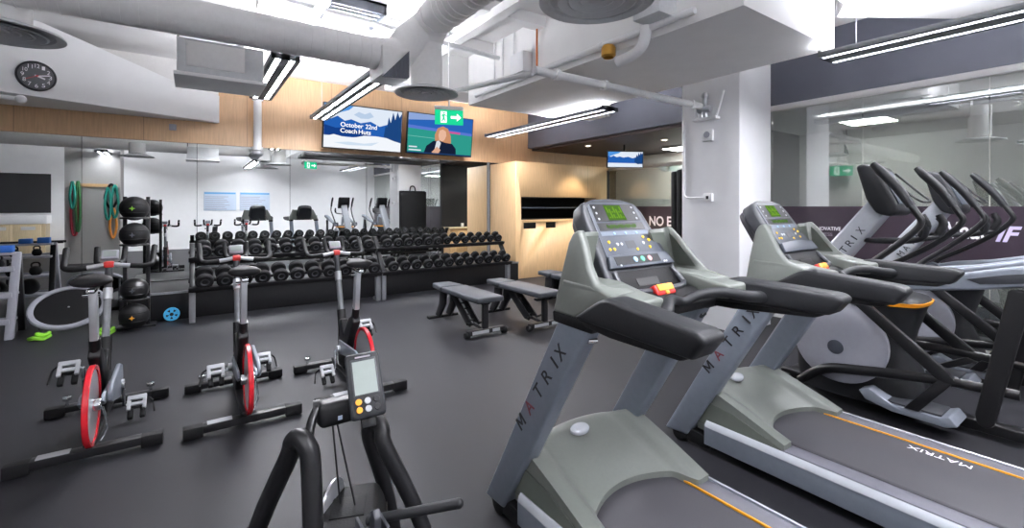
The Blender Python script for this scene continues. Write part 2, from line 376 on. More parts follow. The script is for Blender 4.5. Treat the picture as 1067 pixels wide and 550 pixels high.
# maple cabinet block with dark niche and two slots
cab = empty('storage_cabinet', (6.8, 7.62, 0), 'tall maple cabinet block with a dark open niche, right of the dumbbell racks', 'cabinet')
body = MB().box((-1.35, 0, 0), (1.34, .98, 2.43), bev=.004).build('body', M['wood2'], cab)
body.location = (0, 0, 0)
def cut(o, parent, cutters):
    for lo, hi in cutters:
        mb = MB(); mb.box(lo, hi)
        c = bpy.data.objects.new('cut', mb.data('cut', None)); COL.objects.link(c); c.parent = parent
        md = o.modifiers.new('b', 'BOOLEAN'); md.object = c; md.operation = 'DIFFERENCE'; md.solver = 'EXACT'
        bpy.context.view_layer.update()
        me = bpy.data.meshes.new_from_object(o.evaluated_get(bpy.context.evaluated_depsgraph_get()))
        o.modifiers.clear(); o.data = me; bpy.data.objects.remove(c)
cut(body, cab, [((-1.21, -.1, 1.22), (1.0, .42, 1.70)), ((-1.15, -.1, 1.03), (-.80, .3, 1.16)), ((-.55, -.1, 1.03), (-.25, .3, 1.16))])
tag(MB().box((-1.208, .405, 1.222), (.998, .418, 1.698)).box((-1.209, .01, 1.222), (-1.2, .41, 1.698)).box((-1.2, .01, 1.222), (.99, .41, 1.232)).box((-1.2, .01, 1.69), (.99, .41, 1.698)).build('niche_lining', M['blackr'], cab), 'black niche lining')
tag(MB().box((-1.2, .02, 1.46), (.99, .40, 1.48)).build('niche_shelf', M['slate'], cab), 'black niche shelf')
tag(MB().box((-1.14, .02, 1.032), (-.81, .29, 1.158)).build('slot_insert', M['blackr'], cab), 'black slot')
tag(MB().box((-.54, .02, 1.032), (-.26, .29, 1.158)).build('slot_insert', M['blackr'], cab), 'black slot')

# counter against the black end wall of the recess (seen in the mirror)
ct = empty('service_counter', (7.4, 4.40, 0), 'maple service counter against the black wall, seen in the right mirror', 'counter')
MB().box((-.85, -.23, 0), (.75, .2, .80)).build('body', M['wood2'], ct)
MB().box((-.88, -.25, .80), (.78, .24, .84), bev=.004).build('counter_top', M['cream'], ct)
for k, x in enumerate((-.4, .25)): MB().box((x - .2, .201, .1), (x + .2, .212, .74), bev=.003).build('door', M['wood2'], ct)
for k, (x, h, l) in enumerate([(7.1, .12, 'white mug on the maple service counter'), (7.55, .09, 'low white bowl on the maple service counter'), (7.95, .22, 'tall white bottle at the end of the maple service counter')]):
    r = (.05, .08, .045)[k]
    tag(MB().lathe([(r * .7, 0), (r, .02), (r, h * .8), (r * (.95, 1.05, .35)[k], h), (r * .3, h * .98)], (7.1 + k * .42 - .0, 4.38, .84)).build(('mug', 'bowl', 'bottle')[k], M['white']), l, ('mug', 'bowl', 'bottle')[k])

# cream kitchen run with dark splashback, far behind the camera (mirror, left)
kc = empty('kitchen_cabinet', (-4.35, -2.2, 0), 'cream kitchen cabinets seen at the far left of the mirrors', 'cabinet')
MB().box((-.62, -.28, 0), (.75, .25, .98)).build('body', M['cream'], kc)
for k in range(2):
    d = MB().box((-.5 + .6 * k, .251, .12), (.06 + .6 * k, .268, .96), bev=.003).build('door', M['cream'], kc)
    MB().box((-.36 + .6 * k, .269, .80), (-.06 + .6 * k, .276, .90)).build('vent', M['offwhite'], d)
MB().box((-.64, -.29, .98), (.78, .28, 1.22), bev=.006).build('counter_top', M['white'], kc)
tag(MB().box((-4.95, -2.497, 1.30), (-3.58, -2.47, 2.5)).build('splash_panel', M['slate']), 'large dark grey panel above the cream kitchen cabinets in the mirror', 'panel')
for o in bpy.data.objects:
    if o.name == 'splash_panel': o.data.materials[0] = M['navydark']

# posters on the wall behind the camera
for k, (x, l) in enumerate([(.84, 'white notice board with blue header, left of the pair in the mirror'), (1.95, 'white notice board with blue header, right of the pair in the mirror')]):
    e = empty('notice_board', (x, -2.498, 1.35), l, 'notice board', 'notice boards')
    MB().box((-.5, 0, 0), (.5, .015, .68), bev=.003).build('board', M['paper'], e)
    MB().box((-.48, .0155, .6), (.48, .018, .66)).build('header_strip', M['bluepaper'], e)
    mb = MB()
    for r_ in range(8): mb.box((-.46, .0155, .06 + r_ * .062), (.1 + .3 * random.random(), .017, .075 + r_ * .062))
    MB().box((-.49, .0155, .01), (-.485, .018, .6)).build('frame_edge', M['greyletter'], e)
    mb.build('text_lines', M['greyletter'], e)

# ------------------------------------------------------------------ screens
GL = {}
def scr(h, s=.8):
    if (h, s) not in GL: GL[(h, s)] = emit('screen_' + h.strip('#'), h, s)
    return GL[(h, s)]
def tv(loc, w, h, label, rz, tilt, art):
    e = empty('television', loc, label, 'television', rz=rz)
    T = Matrix.Rotation(tilt, 4, 'X')
    # local: screen faces -y, origin at the middle
    MB(T).box((-w/2, -.02, -h/2), (w/2, .035, h/2), bev=.006).box((-w/4, .03, -h/4), (w/4, .07, h/4), bev=.01).build('housing', M['blackg'], e)
    MB().box((-.05, .04, -.1), (.05, .27, .1)).build('wall_bracket', M['black'], e)
    for k, (nm, poly, col) in enumerate(art):
        y = -.0205 - .0004 * k
        P = [((a - .5) * (w - .036), (b - .5) * (h - .036)) for a, b in poly] if poly else None
        MB(T).prism(P, 'y', y - .0004, y).build(nm, scr(col, .66), e)
    return e, T
w1, h1 = 1.43, .79
mount = [('screen', [(0, 0), (1, 0), (1, 1), (0, 1)], '#dfe9f6'),
  ('screen_sky', [(0, 1), (0, .66), (.1, .74), (.2, .83), (.3, .9), (.36, 1)], '#4f93dc'),
  ('screen_ridge', [(0, .74), (.08, .66), (.16, .74), (.25, .64), (.33, .69), (.45, .62), (.58, .68), (.70, .58), (.82, .66), (1, .72), (1, .25), (0, .28)], '#2560b4'),
  ('screen_dark_ridge', [(0, .52), (.14, .46), (.3, .50), (.42, .44), (.55, .40), (.55, .28), (0, .28)], '#163f86'),
  ('screen_trees', [(.76, .35), (.78, .62), (.80, .58), (.82, .84), (.85, .70), (.88, .97), (.91, .78), (.94, .99), (.97, .85), (1, .95), (1, .22), (.85, .2)], '#1d4680'),
  ('screen_cloud', [(.36, .80), (.42, .88), (.5, .84), (.57, .9), (.62, .8), (.55, .74), (.45, .73)], '#b9cde6'),
  ('screen_snow', [(0, 0), (1, 0), (1, .22), (.9, .26), (.8, .32), (.66, .34), (.5, .33), (.4, .28), (.28, .25), (.12, .31), (0, .24)], '#f1f5fb'),
  ('screen_shade', [(.12, .12), (.3, .16), (.5, .14), (.7, .2), (.6, .1), (.3, .08)], '#cfdff0')]
e, T = tv((2.56, 8.33, 2.915), w1, h1, 'left wall screen showing a snowy blue mountain and white words', 0, math.radians(7), mount)
for k, (t, w, x, z) in enumerate([('October', .40, -.42, .0), ('22nd', .21, .02, .0), ('Coach', .29, -.42, -.105), ('Huts', .22, -.10, -.105)]):
    MB(T @ basis((x, -.0236, z), (1, 0, 0), (0, 0, 1))).mesh(text_mesh(t, w, .08, .0004, bold=.015)).build('screen_text', scr('#ffffff', .75), e)
field = [('screen', [(0, 0), (1, 0), (1, 1), (0, 1)], '#2f9a8c'),
  ('screen_stands', [(0, .68), (1, .6), (1, 1), (0, 1)], '#2b64b8'), ('screen_banner', [(0, .62), (1, .55), (1, .62), (0, .70)], '#5a78d0'),
  ('screen_pink_banner', [(.62, .575), (.80, .565), (.80, .62), (.62, .63)], '#c9589a'), ('screen_roof', [(0, .82), (.5, .9), (.5, 1), (0, 1)], '#8ea7d8'),
  ('screen_line', [(0, .42), (.4, .40), (.4, .412), (0, .432)], '#7fc8bd'),
  ('screen_hair', [(.41, .3), (.40, .5), (.44, .68), (.52, .74), (.60, .69), (.65, .5), (.66, .32), (.6, .26)], '#c98f6a'),
  ('screen_jacket', [(.24, 0), (.28, .2), (.38, .34), (.48, .36), (.56, .32), (.68, .30), (.74, .18), (.75, 0)], '#162038'),
  ('screen_face', [(.47, .38), (.455, .5), (.47, .62), (.52, .66), (.57, .61), (.58, .5), (.55, .38), (.51, .34)], '#e8b79d'),
  ('screen_microphone', [(.40, .06), (.46, .04), (.50, .30), (.47, .36), (.43, .34)], '#d9dde6'), ('screen_hand', [(.36, .04), (.46, .0), (.50, .12), (.44, .2)], '#dba98f'),
  ('screen_caption', [(.02, .06), (.2, .06), (.2, .09), (.02, .09)], '#e6ecf5'), ('screen_caption', [(.02, .14), (.14, .14), (.14, .17), (.02, .17)], '#e6ecf5'), ('screen_ticker', [(0, 0), (1, 0), (1, .03), (0, .03)], '#20406e')]
tv((4.10, 8.33, 2.93), 1.45, .80, 'right wall screen showing a blonde reporter on a green field', 0, math.radians(7), field)
e, T = tv((7.55, 6.55, 2.50), .80, .36, 'small ceiling screen with blue mountain picture in the recess by the column', -.5, math.radians(5), [mount[0], mount[1], mount[2], mount[4]])
MB().cyl((0, .05, .15), (0, .05, .32), .02).build('ceiling_pole', M['black'], e)
tag(MB().box((1.56, 8.30, 2.36), (4.06, 8.629, 2.43), bev=.01).build('sound_bar', M['black']), 'long black bar along the mirror top below both screens', 'bar')

# ------------------------------------------------------------------ lights
def linear_light(x, y0, y1, label, z=2.9, glow='glow', w=.13):
    e = empty('linear_light', (x, (y0 + y1) / 2, z), label, 'ceiling light', 'suspended linear lights'); h = (y1 - y0) / 2
    MB().box((-w, -h, -.014), (-w + .045, h, .035), bev=.004).box((w - .045, -h, -.014), (w, h, .035), bev=.004).box((-w + .09, -h, -.014), (w - .09, h, .05), bev=.003).box((-w, -h, -.014), (w, -h + .02, .05), bev=.003).box((-w, h - .02, -.014), (w, h, .05), bev=.003).build('housing', M['lhous'], e)
    for sx in (-1, 1): MB().box((sx * (w - .0675) - .024, -h + .022, .0), (sx * (w - .0675) + .024, h - .022, .036)).build('light_tube', M[glow], e)
    for sy in (-1, 1):
        MB().cyl((0, sy * h * .85, .05), (0, sy * h * .85, .099 if (3.36 < x < 5.05 and y0 > 1.7) else ((2.869 - z) if x > 7 else ((3.399 - z) if x > 4.9 else ZC - z - .001))), .0025, n=6).build('suspension_wire', M['steel'], e)
    return e
linear_light(1.65, 4.70, 7.73, 'suspended twin-tube light left of the exit sign, over the mountain screen')
linear_light(4.95, 4.57, 7.76, 'suspended twin-tube light right of the exit sign, below the white beam box', w=.17)
linear_light(4.95, -1.4, 1.83, 'suspended twin-tube light over the ellipticals, beside the dark slate wall', w=.18)
linear_light(.74, 4.85, 6.85, 'short light standing in for the bright diagonal strut above the white pipe', z=2.93)  # lamp put in place of a pipe strut with light reflected on it
linear_light(1.65, -2.0, 1.2, 'suspended twin-tube light behind the camera, seen in the mirror')
linear_light(7.8, -1.2, 3.0, 'light line in the room behind the glass wall', z=2.77, glow='glow2', w=.11)
linear_light(-1.9, -1.6, 1.8, 'twin-tube light added as fill over the left part of the gym, seen in the mirror')  # extra fixture added beyond the view for more light
e = empty('added_fill_panel', (8.9, 5.8, 2.78), 'panel light added to brighten the room behind the recess glass', 'ceiling light')  # lamp added to brighten what shows through the recess glass
MB().box((-.32, -.62, .0), (.32, .62, .04), bev=.004).build('frame', M['alum'], e)
MB().box((-.29, -.59, -.004), (.29, .59, .002)).build('diffuser', emit('fill_panel_glow', '#f6fbf4', 26.0), e)
for k, (x, y, l) in enumerate([(8.6, 2.6, 'added square fill light behind the glass, above the seen exit sign'), (8.6, -.9, 'added square fill light farthest right in the room behind the glass')]):  # lamps added out of sight to brighten the room beyond the glass
    e = empty('added_fill_panel', (x, y, 2.82), l, 'ceiling light')
    MB().box((-.32, -.32, .0), (.32, .32, .045), bev=.004).build('frame', M['alum'], e)
    MB().box((-.29, -.29, -.004), (.29, .29, .002)).build('diffuser', emit('fill_panel_glow', '#f6fbf4', 20.0), e)
for k, (x, y, l) in enumerate([(7.0, 7.1, 'small round downlight nearest the maple cabinet'), (7.6, 5.6, 'small round downlight in the recess ceiling beside the column')]):
    e = empty('downlight', (x, y, 2.80), l, 'downlight')
    MB().lathe([(.045, .0), (.07, 0), (.07, .02), (.045, .02)], (0, 0, 0)).build('ring', M['offwhite'], e)
    MB().cyl((0, 0, .006), (0, 0, .018), .044).build('lamp', M['down'], e)
    sp = bpy.data.lights.new('downlight_beam', 'SPOT'); sp.energy = 130; sp.color = (1, .86, .66); sp.spot_size = 1.5; sp.spot_blend = .6; sp.shadow_soft_size = .04
    so = bpy.data.objects.new('downlight_beam', sp); COL.objects.link(so); so.parent = e; so.location = (0, 0, -.01)

# exit sign
e = empty('exit_sign', (2.47, 4.80, 2.46), 'green hanging exit sign with running figure and arrow', 'exit sign', rz=-.35)
tag(MB().box((-.165, -.012, 0), (.165, .012, .17), bev=.004).build('panel', M['exitg'], e), 'glowing green panel')
for s in (-1, 1):
    y = -.0125 if s < 0 else .0125
    A = [(.02, .07), (.09, .07), (.09, .04), (.14, .085), (.09, .13), (.09, .10), (.02, .10)]
    mb = MB(); mb.prism(A, 'y', min(y, y + s * .002), max(y, y + s * .002)); mb.build('arrow', M['exitw'], e)
    mb = MB(); q = (min(y, y + s * .002), max(y, y + s * .002))
    mb.prism([(-.10, .02), (-.03, .02), (-.03, .15), (-.10, .15)], 'y', *q)
    mb.build('doorway', M['exitw'], e)
    q = (q[0] + s * .0021, q[1] + s * .0021)
    mb = MB(); mb.prism([(-.075, .085), (-.055, .085), (-.05, .06), (-.035, .035), (-.045, .028), (-.062, .055), (-.085, .03), (-.095, .036), (-.078, .062)], 'y', *q)
    mb.prism([(-.08, .118), (-.045, .118), (-.03, .095), (-.037, .09), (-.055, .106), (-.055, .08), (-.078, .08), (-.078, .1), (-.09, .088), (-.096, .093)], 'y', *q)
    mb.cyl((-.06, q[0], .132), (-.06, q[1], .132), .011); mb.build('running_figure', M['exitg'], e)
MB().box((-.17, -.02, .17), (.17, .02, .215), bev=.004).build('canopy', M['offwhite'], e)
MB().cyl((0, 0, .21), (0, 0, 1.25), .009, n=8).build('stem', M['white'], e)
ex2 = copy_tree(e, (9.35, 3.22, 2.04), 'second green exit sign seen through the glass wall above the ellipticals', rz=-1.1)
for k in kids(ex2):
    if k.name.startswith('stem'): bpy.data.objects.remove(k)
    else: k.scale = (1.0, 1, 1.0)
MB().cyl((0, 0, .21), (0, 0, .83), .009, n=8).build('stem', M['white'], ex2)

# ------------------------------------------------------------------ ducts, diffusers, pipes
def spiral(mb, pts, r, pitch=.10, n=22):
    P = [Vector(p) for p in pts]; mb.tube(P, r, n=n, smooth=5)
    for a, b in zip(P, P[1:]):
        L = (b - a).length; k = int(L / pitch)
        for i in range(1, k):
            c = a + (b - a) * (i / k); d = (b - a).normalized() * .005
            mb.cyl(c - d, c + d, r * 1.035, n=n)
    return mb
YD, ZD = 4.08, 2.88
dct = empty('air_duct', (0, YD, ZD), 'long white spiral air duct running parallel to the mirror wall', 'duct')
TD = Matrix.Translation((0, -YD, -ZD))
spiral(MB(TD), [(-4.0, YD, ZD), (1.30, YD, ZD)], .135).build('spiral_run', M['duct'], dct)
MB(TD).tube([(1.28, YD, ZD), (1.45, YD, ZD + .01), (1.58, YD, ZD + .06), (1.68, YD - .02, ZD + .17), (1.85, YD, ZD + .33)], [.14, .145, .15, .165, .17], n=20).box((1.36, YD - .18, 2.66), (1.62, YD + .18, 2.92), bev=.01).build('elbow', M['duct'], dct)
MB(TD).cyl((1.85, YD, 2.63), (1.85, YD, 3.2), .155, n=28).cyl((1.85, YD, 2.98), (1.85, YD, 2.995), .158, n=28).build('drop', M['duct'], dct)
spiral(MB(TD), [(1.85, YD, 3.12), (1.86, YD - .12, 3.24), (1.86, YD - .35, 3.27), (1.86, YD - .8, 3.27), (1.82, 1.9, 3.2)], .165, .09).build('spiral_branch', M['duct'], dct)
MB(TD).cyl((1.82, 1.80, 2.71), (1.82, 1.80, 3.25), .15, n=28).build('drop', M['duct'], dct)
MB(TD).cyl((-1.0, 4.22, 2.66), (-1.0, 4.20, 2.9), .15, .15, n=28).build('drop', M['duct'], dct)
g = MB(TD); g.prism([(1.352, 2.63), (1.60, 2.65), (1.60, 2.90)], 'y', YD - .195, YD - .185)
for i in range(8): g.box((1.38 + i * .028, YD - .203, 2.645), (1.388 + i * .028, YD - .19, 2.66 + i * .03))
tag(g.build('grille', M['slate'], dct), 'slatted grey grille')
def diffuser(x, y, z, label, r=.30, m='ductgrey'):
    e = empty('ceiling_diffuser', (x, y, z), label, 'air diffuser', 'round air diffusers')
    mb = MB()
    mb.lathe([(.10, .055), (.16, .06), (r, .012), (r, 0), (r - .05, .008), (r - .06, .02), (.10, .05)], (0, 0, 0), n=40).build('rim', M[m], e)
    for k, q in enumerate((.215, .15, .09)):
        MB().lathe([(q * .6, .03 - .004 * k), (q, -.004 + .004 * k), (q + .012, 0 + .004 * k), (q * .62, .04 - .004 * k)], (0, 0, 0), n=36).build('cone_ring', M[m], e)
    MB().lathe([(0, .0), (.045, .004), (.05, .012), (0, .03)], (0, 0, 0), n=24).build('cap', M[m], e)
diffuser(1.85, 4.06, 2.58, 'round grey air diffuser under the white drop duct, beside the exit sign')
diffuser(-1.0, 4.22, 2.60, 'round grey air diffuser at the left edge, above the wall clock', r=.31)
diffuser(1.84, 1.80, 2.64, 'round silver air diffuser at the top centre, in front of the white beam box', r=.32, m='ductgrey')
# fan coil box under the duct
e = empty('fan_coil_unit', (.2, 4.62, 2.53), 'white metal air unit box below the left part of the spiral duct', 'air unit')
MB().box((-.3, -.22, .03), (.3, .25, .30), bev=.008).build('casing', M['ductgrey'], e)
MB().box((-.24, -.228, .08), (.16, -.221, .28), bev=.003).build('access_panel', M['duct'], e)
MB().box((-.32, -.23, 0), (.32, .27, .03), bev=.004).build('base_flange', M['duct'], e)
MB().cyl((-.29, -.2, .28), (-.29, -.2, 1.18), .008, n=6).build('hanger_rod', M['black'], e)
# ceiling louvre
e = empty('ceiling_vent', (1.45, 5.3, 3.6), 'rectangular white louvred vent in the ceiling behind the duct elbow', 'vent')
MB().box((-.3, -.42, .09), (.3, .42, .115)).box((-.3, -.42, 0), (-.27, .42, .115)).box((.27, -.42, 0), (.3, .42, .115)).box((-.3, -.42, 0), (.3, -.39, .115)).box((-.3, .39, 0), (.3, .42, .115)).build('frame', M['slate'], e)
for i in range(8): MB(Matrix.Translation((0, -.34 + i * .095, .04)) @ Matrix.Rotation(.6, 4, 'X')).box((-.27, -.035, -.006), (.27, .035, .006)).build('slat', M['white'], e)
# white pipes
def pipe(pts, r, label, m='white', smooth=3, nm='ceiling_pipe', fit=None):
    mb = MB(); mb.tube(pts, r, n=12, smooth=smooth)
    for f in (fit or []): mb.cyl(Vector(pts[0]).lerp(Vector(pts[-1]), f) - (Vector(pts[-1]) - Vector(pts[0])).normalized() * .025, Vector(pts[0]).lerp(Vector(pts[-1]), f) + (Vector(pts[-1]) - Vector(pts[0])).normalized() * .025, r * 1.35, n=12)
    return tag(mb.build(nm, M[m]), label, 'pipe')
pipe([(.868, 8.42, 3.7), (.868, 8.42, 2.40)], .06, 'white vertical pipe on the maple fascia left of the mountain screen', smooth=1, fit=[.35, .97])
tag(MB().ball((.868, 8.40, 2.36), .085, (1, 1, .75)).build('pipe_cap', M['alum']), 'round grey cap below the white vertical pipe at the mirror top', 'pipe')
pipe([(2.55, 3.27, 2.74), (5.15, 3.27, 2.74)], .04, 'thick white pipe running to the valve on the column', smooth=1, fit=[.1, .35, .93])
pipe([(3.30, 2.62, 3.12), (3.29, 2.64, 2.96), (3.27, 2.72, 2.88), (3.24, 2.9, 2.84)], .05, 'short white elbow pipe in front of the beam box corner', smooth=4)
pipe([(3.31, 2.15, 3.08), (3.31, 5.6, 3.08)], .03, 'thin white pipe along the lower edge of the beam box', smooth=1, fit=[.3, .6])
pipe([(3.31, 4.2, 3.1), (3.31, 4.2, 3.7)], .012, 'copper pipe running up the side of the beam box', 'copper', 1)
for k, y in enumerate((4.7, 4.95, 5.15)):
    pipe([(3.33, y, 3.12), (3.33, y, 3.7)], .012, ['thin white conduit on the beam box, nearest the copper pipe', 'thin white conduit on the beam box, middle of three', 'thin white conduit on the beam box, farthest of three'][k], smooth=1)
pipe([(2.55, 3.3, 2.72), (2.55, 5.6, 2.95)], .028, 'thin white pipe sloping back from the pipe end toward the screens', smooth=1)
pipe([(.3, 4.7, 3.45), (3.3, 5.0, 3.45)], .03, 'thin white pipe high above the duct elbow', smooth=1, fit=[.5])
pipe([(1.0, 2.6, 3.40), (1.0, 7.6, 3.40)], .045, 'white pipe crossing high over the spiral duct toward the screens', smooth=1, fit=[.3, .6])
tag(MB().box((3.22, 4.35, 3.12), (3.355, 4.62, 3.36), bev=.006).build('junction_box', M['white']), 'white box fixed to the side of the beam box between the conduits', 'box')
tag(MB().box((3.12, 2.35, 3.10), (3.355, 2.62, 3.3), bev=.006).build('control_box', M['ductgrey']), 'pale grey-blue metal box on the beam box beside the silver diffuser', 'box')
tag(MB().lathe([(.05, 0), (.07, .02), (.07, .09), (.05, .12), (.03, .12)], (3.28, 3.05, 2.93)).build('brass_valve', M['brass']), 'brass valve beside the white elbow pipe', 'valve')
# left security camera on the bulkhead, small speaker on the fascia
e = empty('security_camera', (-1.66, 7.55, 2.73), 'small white security camera at the left edge under the bulkhead', 'camera')
MB().cyl((-.16, .02, .02), (.03, -.02, .0), .028, n=16).build('arm', M['white'], e)
MB().ball((.05, -.03, 0), .05).build('head', M['white'], e)
tag(MB().box((-.285, 8.53, 2.65), (-.195, 8.59, 2.74), bev=.01).build('wall_sensor', M['lightgrey']), 'small grey square sensor on the maple fascia under the bulkhead', 'sensor')
# column devices
xc = 5.27
e = empty('sprinkler_valve', (xc, 3.24, 2.60), 'white and chrome sprinkler valve assembly high on the column', 'valve')
MB().box((-.10, -.16, -.03), (0, .16, 0), bev=.005).build('bracket', M['white'], e)
MB().cyl((-.07, .0, .0), (-.07, 0, .26), .035, n=14).cyl((-.07, -.08, .10), (-.07, .08, .10), .045, n=14).ball((-.07, 0, .27), .045).build('valve_body', M['steel'], e)
MB().cyl((-.07, .12, .0), (-.07, .12, .2), .022, n=12).build('side_pipe', M['white'], e)
MB().tube([(-.06, -.14, -.02), (-.06, -.18, .1), (-.03, -.22, .3)], .014, n=8).build('drain_pipe', M['white'], e)
e = empty('alarm_sounder', (xc, 3.23, 2.31), 'small white alarm sounder on the column under the sprinkler valve', 'alarm')
MB().box((-.045, -.07, 0), (0, .07, .14), bev=.008).build('case', M['white'], e)
MB().cyl((-.05, 0, .08), (-.044, 0, .08), .04, n=18).build('grille', M['lightgrey'], e)
e = empty('wall_switch', (xc, 3.22, 1.56), 'small white wall switch with a dark button halfway up the column', 'switch')
MB().box((-.05, -.055, 0), (0, .055, .10), bev=.006).build('case', M['white'], e)
MB().box((-.054, -.016, .03), (-.049, .016, .07)).build('button', M['charcoal'], e)
tag(MB().tube([(xc - .014, 3.28, 1.61), (xc - .014, 3.5, 1.61), (xc - .014, 3.56, 1.64), (xc - .014, 3.57, 1.75), (xc - .014, 3.57, 2.62)], .011, n=8, smooth=3).build('conduit', M['white']), 'thin white conduit running down the column edge to the wall switch', 'conduit')
# stack of black mats against the far face of the column
e = empty('padded_strike_mat', (5.70, 3.71, 0), 'tall black padded mat stack hung against the far side of the white column', 'mat')
mb = MB()
for k in range(2): mb.box((-.43, -.085 + k * .085, .08), (.43, -.004 + k * .085, 1.99 - .02 * k), bev=.03, seg=3)
mb.build('mat', M['blackr'], e)
MB().tube([(-.1, -.02, 1.95), (-.06, -.03, 2.12), (.06, -.03, 2.12), (.1, -.02, 1.95)], .02, n=8).build('strap', M['black'], e)
MB().box((-.42, -.08, 0), (.42, .08, .1), bev=.02).build('base', M['black'], e)
# wall clock on the sloped bulkhead
e = empty('wall_clock', (-1.525, 7.704, 3.05), 'round wall clock with dark face on the white bulkhead', 'clock', rz=math.atan2(.46, 1.084))
MB().lathe([(.0, .0), (.175, 0), (.175, .03), (.16, .04), (.155, .03), (0, .03)], (0, 0, 0), axis=(0, -1, 0), n=40).build('case', M['char2'], e)
MB().cyl((0, -.031, 0), (0, -.033, 0), .152, n=40).build('dial', M['char2'], e)
mb = MB()
for k in range(12):
    a = k * PI / 6
    mb.mesh(text_mesh(str(12 if k == 0 else k), .028 if 0 < k < 10 else .04, .045, .001), basis((.118 * math.sin(a) - .016, -.0335, .118 * math.cos(a) - .022), (1, 0, 0), (0, 0, 1)))
mb.build('numerals', M['letter'], e)
for nm, a, l, w in (('hour_hand', 1.9, .075, .009), ('minute_hand', 1.35, .11, .006)):
    MB(Matrix.Rotation(a, 4, 'Y')).box((-w, -.037, -.02), (w, -.0355, l)).build(nm, M['letter'], e)
tag(MB(Matrix.Rotation(4.2, 4, 'Y')).box((-.003, -.04, -.02), (.003, -.039, .11)).cyl((0, -.041, 0), (0, -.036, 0), .01).build('second_hand', M['red'], e), 'red second hand')
# exercise bands on the grey column behind the camera (seen in the mirror)
tag(MB().box((-2.6, 1.0, 2.02), (-1.66, 1.035, 2.10)).build('hanging_rail', M['wood2']), 'wooden rail across the grey column seen in the mirror', 'rail')
def band(x, z1, z0, m, label, w=.05, y=1.05):
    tag(MB().tube([(x - w * .3, y, z1), (x - w, y + .01, (z0 + z1) / 2), (x - w * .6, y, z0 + .1), (x, y + .01, z0), (x + w * .6, y, z0 + .1), (x + w, y + .01, (z0 + z1) / 2), (x + w * .3, y, z1)], .028, n=8, smooth=5, closed=True).build('resistance_band', M[m]), label, 'exercise band', 'bands on the grey column')
band(-2.50, 1.9, .75, 'redband', 'long red exercise band on the left of the grey column in the mirror', .07)
band(-2.43, 2.08, .85, 'greenband', 'dark green exercise band beside the long red band in the mirror', .04, 1.09)
band(-2.53, 2.1, 1.45, 'teal', 'short teal exercise band over the long red band in the mirror', .045, 1.13)
band(-1.78, 2.06, 1.45, 'black', 'round black tube band on the right of the grey column in the mirror', .13)
band(-1.70, 2.02, 1.2, 'teal', 'teal exercise band beside the round black tube band in the mirror', .07, 1.1)
band(-1.84, 1.95, 1.15, 'teal', 'teal exercise band below the round black tube band in the mirror', .06, 1.12)
band(-1.74, 1.4, .65, 'orangep', 'thin orange exercise ladder hanging lowest on the grey column', .07, 1.07)
